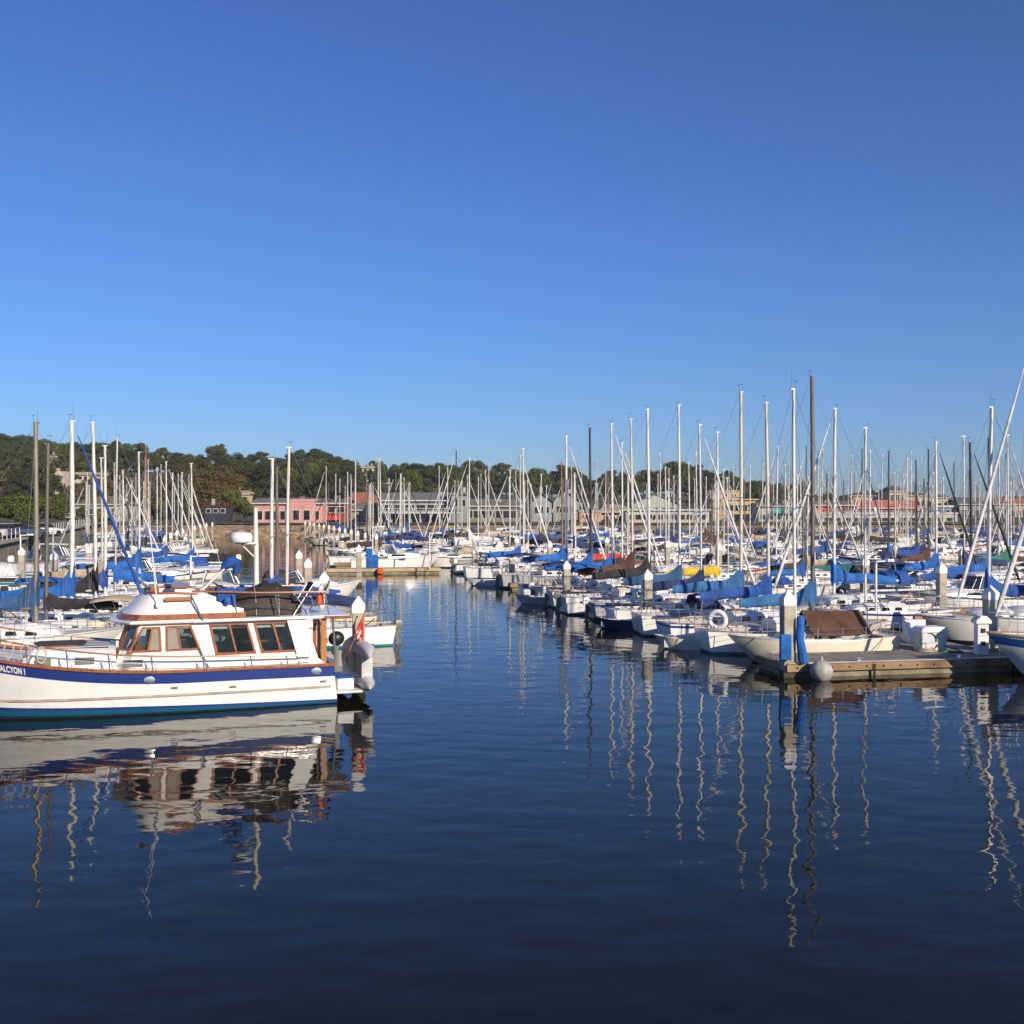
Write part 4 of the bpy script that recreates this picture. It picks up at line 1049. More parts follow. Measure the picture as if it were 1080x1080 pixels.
# the other masts, by bearing and masthead row
REST = [(131,496,'white'),(136,498,'black'),(152,484,'white'),(154.5,471,'wooden'),(156.5,485,'white'),(158,508,'white'),(166,493,'white'),(170,490,'cream'),(176,487,'white'),(181,499,'white'),(188,500,'white'),(199.5,500,'cream'),(164,517,'white'),(120.5,488,'cream'),
 (343.6,492,'cream'),(346,510,'grey'),(354,500,'white'),(358,505,'cream'),(366.5,498,'white'),(370,506,'cream'),(374.5,487,'white'),(387.5,490,'grey'),(392,505,'white'),(399,483,'white'),(402.5,484,'cream'),(409,505,'white'),(416,499,'grey'),(421,500,'white'),(427,504,'white'),(431.5,510,'cream'),
 (463,492,'white'),(471.5,493,'cream'),(480,476,'black'),(494.5,483,'white'),(513,496,'white'),(515.5,488,'white'),(537,496,'white'),(545,497,'cream'),(557,505,'white'),(569,500,'white'),(583,506,'black'),(603.5,492,'cream'),(607,499,'white'),(628,484,'silver'),(614,497,'cream'),(638,498,'white'),(642,503,'wooden'),(697,478,'white'),(693,500,'cream'),(703,493,'white'),(706,494,'cream'),(711,502,'white'),(728,488,'white'),
 (736,477,'white'),(764,495,'cream'),(769,496,'white'),(790.5,491,'white'),(804,489,'white'),(818,471,'white'),(828.5,490,'white'),(832.5,488,'cream'),(845,492,'white'),(849.5,471,'black'),(866,474,'cream'),(864,492,'white'),(891,520,'white'),(897,480,'cream'),(909,474,'black'),(918,475,'white'),(929,480,'white'),(946.5,495,'white'),(958,483,'white'),(960.5,476,'white'),(952.5,500,'silver'),(975,505,'silver'),(985.5,482,'tan'),(995,504,'silver'),(1007,488,'black'),(1021,495,'grey'),(1053,478,'silver'),(1061,475,'white'),(1069,500,'silver'),(1075,510,'white'),(1048,512,'white'),(1032,505,'cream')]
COVERS = ['royal blue','bright blue','navy','royal blue','dark brown','tan','white',None,None,None,None,'white','steel blue','black','white','brown','black']
HULLS = ['white','white','white','white','white','cream','cream','grey','navy','teal','red']
SPROTO = {}
def get_sail(mast, cover, hull, jib):
    key = (mast, cover, hull, jib)
    if key not in SPROTO:
        SPROTO[key] = sailboat("sailboat", L=7.8, hull=hull, mast=mast, cover=cover, mast_h=10.5, jib=jib, seed=len(SPROTO)+500, detail=False, fin=random.choice([.3,.7,1.0]), rigr=.009, mr=1.12,
                               dodger=random.choice([None,None,'navy','royal blue']), boot=random.choice([M_BOTTOM,M_TEALH,M_BAND]))
        return SPROTO[key]
    return copy_tree(SPROTO[key])
def put_rest(px, yt, mast, dmin=95, dmax=182, hlo=8.6, hhi=13.5):
    best = None
    for t in range(140):
        h = random.uniform(hlo, hhi); d = (h - CAMZ) * FPX / (HOR - yt)
        if d > dmax or d < 60: continue
        hd = random.choice([1,-1]); L = random.uniform(6.8, 8.6); X = wx(px, d); r = rect_of(X, d, L, 2.75, hd)
        if in_water(r, 1.0 if t < 80 else 3.0) and rect_free(r, .25 if t < 60 else (.0 if t < 110 else -.35)): best = (h,d,hd,L,X,r); break
    if not best: return False
    h, d, hd, L, X, r = best
    cover = random.choice(COVERS); hull = random.choice(HULLS); jib = random.choice([None,None,None,'white','white','navy'])
    o = get_sail(mast, cover, hull, jib)
    place(o, X, d, L, hd, jit=random.uniform(-.04,.04))
    s = L/7.8; o.scale = (s, s, s)
    for c in o.children:
        if c.name.split('.')[0] in ('mast','forestay','backstay','shroud','furled_jib','topping_lift'): c.scale = (1,1,h/10.5/s)
    OCC.append(r); BOATS.append((o, describe(hull,"sloop",cover,mast), "sailboat", None, X, d))
    return True
miss = [m for m in REST if not put_rest(*m)]
print("masts without berth:", len(miss), miss)

# fill the remaining berths
def rnd_pt(side):
    Y = random.uniform(60,183) if side else random.uniform(55,175)
    if side: return random.uniform(table(FAIR,Y)+3, .47*Y+4), Y
    return random.uniform(max(-.47*Y-4, table(SHORE,Y)+5), table(LEFTW,Y)-3), Y
MPROTO = {}
cnt = 0
for k in range(9000):
    if cnt >= 215: break
    side = random.random() < .78
    X, Y = rnd_pt(side); sail = random.random() < .76
    L = random.uniform(6.2, 8.2); hd = random.choice([1,-1]); r = rect_of(X, Y, L, 2.7, hd, .6 if sail else .5)
    if not (in_water(r, .3) and rect_free(r, .15)): continue
    if not side and Y < 92 and (sail or random.random() < .5): continue
    cnt += 1; OCC.append(r)
    if sail:
        mast = random.choice(['white','white','cream','silver','grey']); cover = random.choice(COVERS); hull = random.choice(HULLS); jib = random.choice([None,'white'])
        o = get_sail(mast, cover, hull, jib); yt = random.uniform(496, 514); h = max(7.2, min(10.5, wz(yt, Y)))
        place(o, X, Y, L, hd, jit=random.uniform(-.04,.04)); s = L/7.8; o.scale = (s,s,s)
        for c in o.children:
            if c.name.split('.')[0] in ('mast','forestay','backstay','shroud','furled_jib','topping_lift'): c.scale = (1,1,h/10.5/s)
        BOATS.append((o, describe(hull,"sloop",cover,mast), "sailboat", None, X, Y))
    else:
        style = random.choice(['cruiser','cruiser','hardtop','hardtop','open']); canvas = random.choice(['royal blue','navy',None,None,'tan','dark brown','white','white','black']); hull = random.choice(['white','white','white','cream','navy'])
        key = (style, canvas, hull)
        if key not in MPROTO: MPROTO[key] = motorboat("motorboat", L=7.5, hull=hull, style=style, canvas=canvas, stripe=random.choice([None,'blue','teal','red']), seed=700+len(MPROTO)); o = MPROTO[key]
        else: o = copy_tree(MPROTO[key])
        place(o, X, Y, L, hd, .5, random.uniform(-.04,.04)); s = L/7.5; o.scale = (s,s,s)
        typ = {'cruiser':'cabin cruiser','hardtop':'hardtop cruiser','open':'open motorboat'}[style]
        BOATS.append((o, describe(hull, typ, None, None, canvas), "motorboat", None, X, Y))
print("boats:", len(BOATS))

# ---------------------------------------------------------------- docks
M_PLANK = planks("dock_planks", (0.22,0.19,0.155), (0.31,0.27,0.22), .15, 0)
M_STRING = mat("dock_timber", (0.25,0.14,0.07), 0.85, scale=1.3, bump=.02, col2=(0.40,0.27,0.15), var=.35, detail=9)
M_FLOAT = mat("dock_float", (0.24,0.21,0.14), 0.9, var=.5, scale=1.5, bump=.03, bscale=6)
M_EDGE = mat("dock_edge_white", (0.55,0.52,0.47), 0.7, var=.2, scale=3)
def dock(x0, x1, y0, y1, label, edge=False, bolts=False, cat="dock", pale=False):
    cx, cy = to_xy((x0+x1)/2, (y0+y1)/2); root = empty("floating_dock", (cx, cy, 0), GRID); tag(root, label, cat)
    w, h = (x1-x0)/2, (y1-y0)/2
    mb = MB(); mb.box(-w, w, -h, h, .36, .46); mb.build("deck_planks", M_PLANK if not pale else mat("pale_planks",(0.42,0.34,0.23),.85,var=.2,scale=2), root, smooth=0)
    mb = MB()
    mb.box(-w-.06, w+.06, -h-.08, -h-.004, .20, .44); mb.box(-w-.06, w+.06, h+.004, h+.08, .20, .44); mb.box(-w-.07, -w-.004, -h-.003, h+.003, .20, .44); mb.box(w+.004, w+.07, -h-.003, h+.003, .20, .44)
    mb.build("rub_board", M_STRING if not pale else mat("pale_board",(0.46,0.35,0.20),.8,var=.2,scale=2), root, smooth=0, bevel=.015)
    mb = MB(); mb.box(-w+.08, w-.08, -h+.05, h-.05, -.35, .35); mb.build("float", M_FLOAT, root, smooth=0)
    if edge:
        mb = MB(); mb.box(-w, w, -h-.05, -h+.18, .463, .478); mb.build("edge_strip", M_EDGE, root, smooth=0)
    if bolts:
        q = MB(); n = int(2*w/.62)
        q.tube((0,-h-.10,.33),(0,-h-.06,.33),.035,n=6); p = q.build("bolt", M_RUBBER, root); p.location = (-w+.3,0,0)
        for i in range(1,n): c = p.copy(); COL.objects.link(c); c.location = (-w+.3+.62*i,0,0)
        for xx in (-w+3.0, -w+8.2):
            q = MB(); q.box(xx,xx+.1,-h-.11,-h-.085,-.2,.40); q.build("strap", M_RUBBER, root, smooth=0)
    return root
dock(*NEAR_DOCK, "long grey dock end with white edge strip and bolted brown fascia at right", True, True)
dock(*WALKWAY, "wide grey walkway running back from the bolted dock end")
dock(*MID_DOCK, "pale tan dock end lying across the water in mid harbour", pale=True)
_u, _v = to_uv(-36, 80); dock(_u-6, _u+6, _v-1, _v+1, "pale dock at left with orange ball fender under the harbour wall", pale=True)
_u, _v = to_uv(-11.5, 36.6); dock(_u-5, _u+5.5, _v-.4, _v+.5, "finger dock on the far side of the big motor yacht")
NFING = 0
for (o, ds, cat, lab, X, Y) in list(BOATS):
    if Y < 52 or NFING > 34: continue
    for sgn in (-1, 1):
        uu, vv = to_uv(o.location.x, o.location.y); y0 = vv + sgn*1.95; r = (uu-3.6, uu+3.6, y0-.4, y0+.4)
        if rect_free(r, 0.02) and in_water(r, .5):
            OCC.append(r); NFING += 1
            f = dock(r[0], r[1], r[2], r[3], "x"); BOATS.append((f, "narrow floating finger dock", "dock", None, *to_xy(uu, y0))); break

# ---------------------------------------------------------------- pilings
def piling_proto():
    root = empty("dock_piling")
    mb = MB(); mb.box(-.19,.19,-.19,.19,-1.0,2.62); mb.build("shaft", M_CONC, root, smooth=0, bevel=.03)
    mb = MB(); a = .198; mb.add([(-a,-a,2.45),(a,-a,2.45),(a,a,2.45),(-a,a,2.45),(-a,-a,2.70),(a,-a,2.70),(a,a,2.70),(-a,a,2.70),(0,0,2.98)], [(3,2,1,0),(0,1,5,4),(1,2,6,5),(2,3,7,6),(3,0,4,7),(4,5,8),(5,6,8),(6,7,8),(7,4,8)])
    mb.build("cap", M_CAP, root, smooth=0)
    mb = MB(); mb.box(-.205,.205,-.205,.205,-.3,.25); mb.build("waterline_growth", mat("algae",(0.05,0.05,0.025),.9,var=.4,scale=6), root, smooth=0)
    return root
PILE = piling_proto(); PILES = []
def put_pile(px, ytop, d=None, k=1.0):
    d = d or (2.75)*FPX/(ytop - HOR)
    o = PILE if not PILES else copy_tree(PILE)
    s = (wz(ytop, d))/2.98
    o.location = (wx(px, d), d, 0); o.scale = (k,k,s); o.rotation_euler = (0,0,GRID*.8); PILES.append((o, px, d))
put_pile(831,622,36.95,1.1); put_pile(1045,617,39.9,1.1)
for px, yt, dd in ((683,600,51),(597.5,591,61.3),(540,584,79.6),(501,578,88)): put_pile(px, yt, dd)
for px, yt in ((378,628),(342,602),(325,588),(315.5,580),(378.5,574),(993,593),(1015,577),(912,586),(704,570),(758,573),(832,571),(57,581),(23,577),(94,575),(944,572),(968,556),(1055,557),(905,556),(580,570),(640,566),(545,566)):
    put_pile(px, yt)
for i in range(13):                                     # the row of pilings along the channel
    t = i/12; d = lerp(100, 178, t); put_pile(lerp(397, 322, t**.75), HOR + 2.5*FPX/d, d, .72)
for i in range(9):
    t = i/8; d = lerp(95, 170, t); put_pile(lerp(174, 224, t), HOR + 2.5*FPX/d, d, .72)

# things on the near dock and pilings
def simple(name, label, cat, mb, m, loc, smooth=30, bevel=0, rz=0):
    o = mb.build(name, m, None, smooth=smooth, bevel=bevel); o.location = loc; o.rotation_euler = (0,0,rz); return tag(o, label, cat)
P0 = PILES[0][0].location; P1 = PILES[1][0].location
mb = MB(); mb.path([(0,0,2.05),(.02,0,1.95),(.0,0,1.3),(.05,0,.95),(.1,-.02,.62),(.12,-.02,.5)], [.09,.14,.135,.15,.17,.14], 9)
simple("rolled_sail_bag", "tall blue rolled canvas strapped upright to the near piling's right side", "canvas roll", mb, CLOTH['bright blue'], (P0.x+.34, P0.y-.24, 0))
mb = MB(); mb.box(-.19,.19,-.12,.08,.62,1.46); 
simple("blue_fender_board", "square blue padded bumper on the near piling's left front", "fender", mb, CLOTH['bright blue'], (P0.x-.17, P0.y-.36, 0), 0, .05)
mb = MB(); mb.tube((0,0,.2),(0,0,.62),.05,n=6)
mb = MB(); mb.sphere((0,0,0), .37, 18, 12); mb.tube((0,0,.34),(0,0,.47),.06,.05,8)
simple("ball_fender", "big round grey fender hanging at the near dock corner", "fender", mb, M_BUOY, (P0.x+.95, P0.y-.62, .28))
def dock_box():
    r = empty("dock_box", (13.55, 38.9-.55, .462), GRID); tag(r, "pale grey dock storage box with hose looped on the near dock", "dock box")
    r.location = (15.15, 40.3, .462)
    mb = MB(); mb.box(-.5,.5,-.3,.3,0,.66); mb.build("body", mat("dock_box_grey",(0.60,0.60,0.60),.5), r, smooth=0, bevel=.04)
    mb = MB(); mb.prism([(-.55,.66),(.55,.66),(.53,.78),(.42,.86),(-.42,.86),(-.53,.78)],-.35,.35); mb.build("lid", M_CAP, r, smooth=0, bevel=.03)
    mb = MB(); pts = [(-.15+.34*math.cos(a)*(.8+.2*math.sin(a*.37)), -.33, .34+.30*math.sin(a)) for a in [i*.4 for i in range(16)]]; pts += [(.5+.4*math.cos(a), -.75+.2*math.sin(a), .03) for a in [i*.6 for i in range(12)]]
    mb.path(pts, .022, 5)
    o = mb.build("water_hose", M_GREENH, None); o.location = r.location; tag(o, "green water hose looped against the pale dock box", "hose")
dock_box()
def pedestal():
    r = empty("power_pedestal", (16.45, 39.0, .462)); tag(r, "white power pedestal with domed cap on the near dock edge", "pedestal")
    mb = MB(); mb.box(-.2,.2,-.17,.17,0,1.15); mb.build("post", M_CAP, r, smooth=0, bevel=.03)
    mb = MB(); mb.prism([(-.28,1.1),(.28,1.1),(.27,1.22),(.1,1.38),(-.1,1.38),(-.27,1.22)],-.24,.24); mb.build("cap", M_CAP, r, smooth=0, bevel=.03)
    for z in (.35,.8): mb = MB(); mb.box(-.07,.07,-.21,-.165,z,z+.14); mb.build("socket", M_BLACK, r, smooth=0)
pedestal()
def steps(label, x, y):
    r = empty("boarding_steps", (x,y,.462)); tag(r, label, "steps")
    for i, (h, a) in enumerate(((.28,-.45),(.56,-.15),(.84,.15))):
        mb = MB(); mb.box(-.4,.4,a,a+.3-.004,0,h); mb.build("step", M_CAP, r, smooth=0, bevel=.015)
steps("white boarding steps standing beyond the dock box", 15.5, 42.6)
mb = MB(); mb.box(-.15,.15,-.15,.15,0,.75); simple("terracotta_locker", "narrow terracotta-coloured locker beside the white boarding steps", "locker", mb, mat("terracotta",(0.5,0.17,0.10),.7), (16.4, 45.0,.462), 0, .02)
mb = MB()
for i, rr in enumerate((.36,.30,.24)): mb.path([(rr*math.cos(a),rr*math.sin(a),.03+.045*i) for a in [k*math.pi/8 for k in range(16)]], .028, 5, closed=True)
simple("rope_coil", "coil of tan rope lying on the dock left of the box", "rope", mb, M_ROPE, (14.85, 39.95,.462))
for i, (x, y) in enumerate((to_xy(18.6,34.5),to_xy(22.3,34.5),to_xy(24.2,34.5))):
    mb = MB(); mb.path([(-.16,0,.09),(-.1,0,.10),(.1,0,.10),(.16,0,.09)],[.015,.025,.025,.015],6); mb.box(-.06,.06,-.03,.03,0,.09)
    simple("dock_cleat", ["steel mooring cleat on the dock edge nearest the round fender","steel mooring cleat on the dock edge before the dock box","steel mooring cleat on the dock edge beside the power pedestal"][i], "cleat", mb, M_STEEL, (x,y,.478))
def small_dinghy(label, X, Y, rz, hm, motor=True, L=2.9, z=0):
    r = empty("dinghy", (X,Y,z), rz); tag(r, label, "dinghy")
    H = Hull(L, 1.35, .55, .42, .42, transom=.8, rake=.4, flare=.35, draft=.2, tm=.4)
    H.mesh([(lambda t: H.sheer(t),0),(lambda t: H.sheer(t)*.5,0),(lambda t: .0,0),(lambda t: -.18,0)], [hm], "hull", r, nt=12)
    H.deck("gunwale", M_CAP, r, cock=(.06,.86), cw=.86, cdepth=.34, nt=12)
    mb = MB(); mb.box(-.15,.15,-.52,.52,.24,.29); mb.build("thwart", M_TEAKO, r, smooth=0)
    if motor: outboard(r, (-L/2-.06,0,.42), .7)
small_dinghy("dark blue dinghy with outboard tied beside the second piling of the fairway", 5.2, 51.6, R(170), M_NAVYH)
small_dinghy("small cream dinghy between the fairway row and the life-ringed sloop", wx(722,45), 44.4, R(178), M_CREAM, False, 2.6)
small_dinghy("grey dinghy with outboard at the foot of the white fairway piling", 1.6, 64.7, R(185), M_GREYH)
small_dinghy("white dinghy with outboard drifting off the row's far end", -1.9, 79.4, R(200), M_WHITE)
def mooring_line(label, a, b, sag=.35):
    a, b = Vector(a), Vector(b); mb = MB(); mb.path([a.lerp(b, t) - Vector((0,0,sag*4*t*(1-t))) - a for t in [i/10 for i in range(11)]], .018, 5)
    o = mb.build("mooring_line", M_ROPE, None); o.location = a; tag(o, label, "rope")
_b = BOATS[1][0].location
mooring_line("slack tan mooring line from the cream daysailer's stern to the near dock", (_b.x+2.6, _b.y-.35, .95), (*to_xy(19.6,36.2), .5))
mooring_line("tan mooring line from the cream daysailer's bow to the near dock corner", (_b.x-2.3, _b.y-1.1, .98), (*to_xy(16.4,36.5), .5), .15)
# life ring on the double ender's stern
def life_ring(loc, label, m, rot, Rr=.36, r=.09):
    mb = MB(); mb.path([(Rr*math.cos(a),0,Rr*math.sin(a)) for a in [k*math.pi/12 for k in range(24)]], r, 8, closed=True)
    o = mb.build("life_ring", m, None, smooth=60); o.location = loc; o.rotation_euler = rot; tag(o, label, "life ring")
h0 = BOATS[0][0]
life_ring((h0.location.x-3.3, h0.location.y-1.25, 1.30), "white horseshoe life ring on the stern rail of the tall grey-masted sloop", M_CAP, (0,0,R(-25)), .31, .10)
mb = MB(); mb.sphere((0,0,0), .28, 12, 10); mb.tube((0,0,.25),(0,0,.4),.03,n=6)
simple("ball_fender", "pale blue ball fender floating beside the fairway row", "fender", mb, mat("fender_blue",(0.10,0.22,0.42),.5), (wx(708,46.2), 45.6, .2))
mb = MB(); mb.sphere((0,0,0), .42, 12, 10); mb.tube((0,0,.38),(0,0,.55),.05,n=6)
simple("mooring_buoy", "orange-red ball fender on the pale dock at left", "buoy", mb, M_ORANGE, (wx(92,78.6), 78.5, .72))
mb = MB(); mb.box(-.22,.22,-.2,.2,-.05,.42); simple("orange_bin", "small orange bin at the tan mid-harbour dock end", "bin", mb, M_ORANGE, (wx(401,92), 92.0, .1), 0, .05)
for px, d, lab in ((389.5,92.7,"taller blue canvas bumper on the tan mid-harbour dock"),(395.5,92.9,"shorter blue canvas bumper on the tan mid-harbour dock"),(84.5,79.6,"taller blue canvas bumper on the pale dock at left"),(91,80.2,"shorter blue canvas bumper on the pale dock at left")):
    mb = MB(); t = "taller" in lab; mb.box(-.27,.27,-.15,.15,.47,2.1 if t else 1.55); simple("dock_bumper", lab, "bumper", mb, CLOTH['bright blue'], (wx(px,d), d, 0), 0, .06)
def lamp_post(px, d, ztop, label):
    r = empty("lamp_post", (wx(px,d), d, .45)); tag(r, label, "lamp post")
    mb = MB(); mb.tube((0,0,0),(0,0,ztop-.45),.06,.05,7); mb.tube((0,0,ztop-.5),(.75,0,ztop-.47),.04,n=6); mb.build("pole", M_CAP, r)
    mb = MB(); mb.box(.5,1.0,-.12,.12,ztop-.5,ztop-.38); mb.build("lamp_head", M_CAP, r, smooth=0)
for px, d, zt, lab in ((21.5,79.6,3.6,"white dock lamp post with side arm at the left quay"),(56,96,3.6,"white dock lamp post left of the pale tan tower"),(453,92.8,3.4,"white lamp post at the right end of tan dock"),(924,50.5,3.2,"white lamp post behind the brown boom tent"),(201,62,2.9,"slim white lamp post behind the yacht's boom"),(393,93.6,3.9,"slim white lamp post beside the blue bumpers"),(607,85,4.0,"slim white lamp post beyond the white fairway piling")):
    lamp_post(px, d, zt, lab)

# ---------------------------------------------------------------- cars under the tree
def car(col, name):
    r = empty("parked_car")
    mb = MB(); mb.loft([[(x,-w,z0),(x,-w,z1*.9),(x,-w*.9,z1),(x,w*.9,z1),(x,w,z1*.9),(x,w,z0)] for x,w,z0,z1 in ((-2.15,.7,.4,.75),(-1.9,.84,.28,.9),(-.8,.88,.25,.95),(.9,.88,.25,.93),(1.9,.82,.28,.78),(2.15,.68,.4,.62))]); mb.build("body", mat("car_"+name,col,.3,coat=.6,var=.03), r, smooth=40)
    mb = MB(); mb.prism([(-1.5,.93),(1.0,.93),(.35,1.42),(-1.0,1.44)],-.76,.76,top_in=.12); mb.build("cabin_glass", M_GLASS, r, smooth=0)
    mb = MB(); mb.box(-.98,.34,-.63,.63,1.435,1.47); mb.build("roof", mat("car_"+name,col,.3,coat=.6,var=.03), r, smooth=0, bevel=.02)
    for x in (-1.3,1.3):
        for sd in (1,-1): q = MB(); q.tube((x,sd*.72,.32),(x,sd*.9,.32),.32,n=14); q.build("wheel", M_RUBBER, r)
    return r
for px, d, c, n in ((2,112,(0.6,0.6,0.6),'silver'),(14,114,(0.65,0.64,0.6),'white'),(29,113,(0.05,0.08,0.15),'dark blue'),(45,118,(0.7,0.69,0.66),'cream white'),(-8,116,(0.3,0.03,0.03),'red'),(36,128,(0.25,0.27,0.3),'grey')):
    o = car(c, n.replace(' ','_')); o.location = (wx(px,d), d, LAND+.005); o.rotation_euler = (0,0,R(random.uniform(60,80))); tag(o, f"{n} car parked under the broad tree above the harbour wall", "car", "cars parked above the harbour wall")
# ---------------------------------------------------------------- the big motor yacht at left
def panel(parent, quad, fw, proud, mf, mg, split=None, mg2=None, thick=.05, name="window"):
    """framed window on a flat four-cornered face (corners in order round it)"""
    q = [Vector(p) for p in quad]; n = (q[1]-q[0]).cross(q[3]-q[0]).normalized()
    if parent_out(q, n): n = -n
    def inset(qq, f):
        out = []
        for i in range(4):
            a, b, c = qq[i], qq[(i+1)%4], qq[i-1]
            out.append(a + (b-a).normalized()*f + (c-a).normalized()*f)
        return out
    qi = inset(q, fw)
    mb = MB()
    vs = [p + n*proud for p in q] + [p + n*proud for p in qi] + [p - n*.01 for p in q] + [p - n*.01 for p in qi]
    fs = []
    for i in range(4):
        j = (i+1)%4
        fs += [(i,j,4+j,4+i),(8+i,8+j,j,i),(4+i,4+j,12+j,12+i)]
    mb.add(vs, fs)
    if split is not None:
        a, b = qi[0].lerp(qi[1], split), qi[3].lerp(qi[2], split); d = (qi[1]-qi[0]).normalized()*fw*.45
        mb.add([a-d+n*proud*.9, a+d+n*proud*.9, b+d+n*proud*.9, b-d+n*proud*.9, a-d, a+d, b+d, b-d], [(0,1,2,3),(0,4,5,1),(1,5,6,2),(2,6,7,3),(3,7,4,0)])
    f = mb.build(name, mf, parent, smooth=0)
    def pane(pq, m, nm):
        w = MB(); w.add([p + n*proud*.35 for p in pq] + [p - n*.008 for p in pq], [(0,1,2,3),(7,6,5,4)] + [(i,4+i,4+(i+1)%4,(i+1)%4) for i in range(4)]); w.build(nm, m, f, smooth=0)
    if split is None: pane(qi, mg, "pane")
    else:
        a, b = qi[0].lerp(qi[1], split), qi[3].lerp(qi[2], split)
        pane([qi[0], a, b, qi[3]], mg, "pane"); pane([a, qi[1], qi[2], b], mg2 or mg, "sliding_pane")
    return f
def parent_out(q, n):
    c = (q[0]+q[1]+q[2]+q[3])/4
    return n.dot(Vector((c.x*.15, c.y, 0))) < 0
TL = 11.3
t_f = Vector((-.943, -.334, 0))
T_LOC = Vector((-5.68, 33.55, 0)) + t_f*(TL/2)
T_RZ = R(199.5)
TM = Matrix.Translation(T_LOC) @ Matrix.Rotation(T_RZ, 4, 'Z')
def yacht_paint():
    m = gelcoat("yacht_hull_white", (0.84,0.82,0.775), .22); nt = m.node_tree; b = nt.nodes["Principled BSDF"]
    col = b.inputs['Base Color'].links[0].from_socket
    tc = nt.nodes.new("ShaderNodeTexCoord"); mp = nt.nodes.new("ShaderNodeMapping"); mp.inputs['Scale'].default_value = (3.2,3.2,.35)
    n = nt.nodes.new("ShaderNodeTexNoise"); n.inputs['Scale'].default_value = 2.2; n.inputs['Detail'].default_value = 7
    r = nt.nodes.new("ShaderNodeMapRange"); r.inputs['From Min'].default_value = .60; r.inputs['From Max'].default_value = .78; r.inputs['To Max'].default_value = .38
    mx = nt.nodes.new("ShaderNodeMix"); mx.data_type = 'RGBA'; mx.inputs[7].default_value = (.50,.40,.27,1)
    nt.links.new(tc.outputs['Object'], mp.inputs[0]); nt.links.new(mp.outputs[0], n.inputs[0]); nt.links.new(n.outputs[0], r.inputs[0]); nt.links.new(r.outputs[0], mx.inputs[0]); nt.links.new(col, mx.inputs[6]); nt.links.new(mx.outputs[2], b.inputs['Base Color'])
    n2 = nt.nodes.new("ShaderNodeTexNoise"); n2.inputs['Scale'].default_value = 1.1; n2.inputs['Detail'].default_value = 2
    bp = nt.nodes.new("ShaderNodeBump"); bp.inputs['Distance'].default_value = .012; nt.links.new(tc.outputs['Object'], n2.inputs[0]); nt.links.new(n2.outputs[0], bp.inputs['Height']); nt.links.new(bp.outputs[0], b.inputs['Normal']); nt.links.new(bp.outputs[0], b.inputs['Coat Normal'])
    return m
M_YACHT = yacht_paint()
def clear_glass(name, tint):
    m = bpy.data.materials.new(name); m.use_nodes = True; nt = m.node_tree; nt.nodes.clear()
    out = nt.nodes.new("ShaderNodeOutputMaterial"); mx = nt.nodes.new("ShaderNodeMixShader"); tr = nt.nodes.new("ShaderNodeBsdfTransparent"); gl = nt.nodes.new("ShaderNodeBsdfGlossy"); fr = nt.nodes.new("ShaderNodeFresnel")
    tr.inputs[0].default_value = (*tint, 1); gl.inputs['Roughness'].default_value = .01; fr.inputs[0].default_value = 1.5
    nt.links.new(fr.outputs[0], mx.inputs[0]); nt.links.new(tr.outputs[0], mx.inputs[1]); nt.links.new(gl.outputs[0], mx.inputs[2]); nt.links.new(mx.outputs[0], out.inputs[0])
    return m
M_CLEAR = clear_glass("window_glass", (0.80,0.84,0.82)); M_SCREEN = clear_glass("screened_glass", (0.50,0.50,0.48))
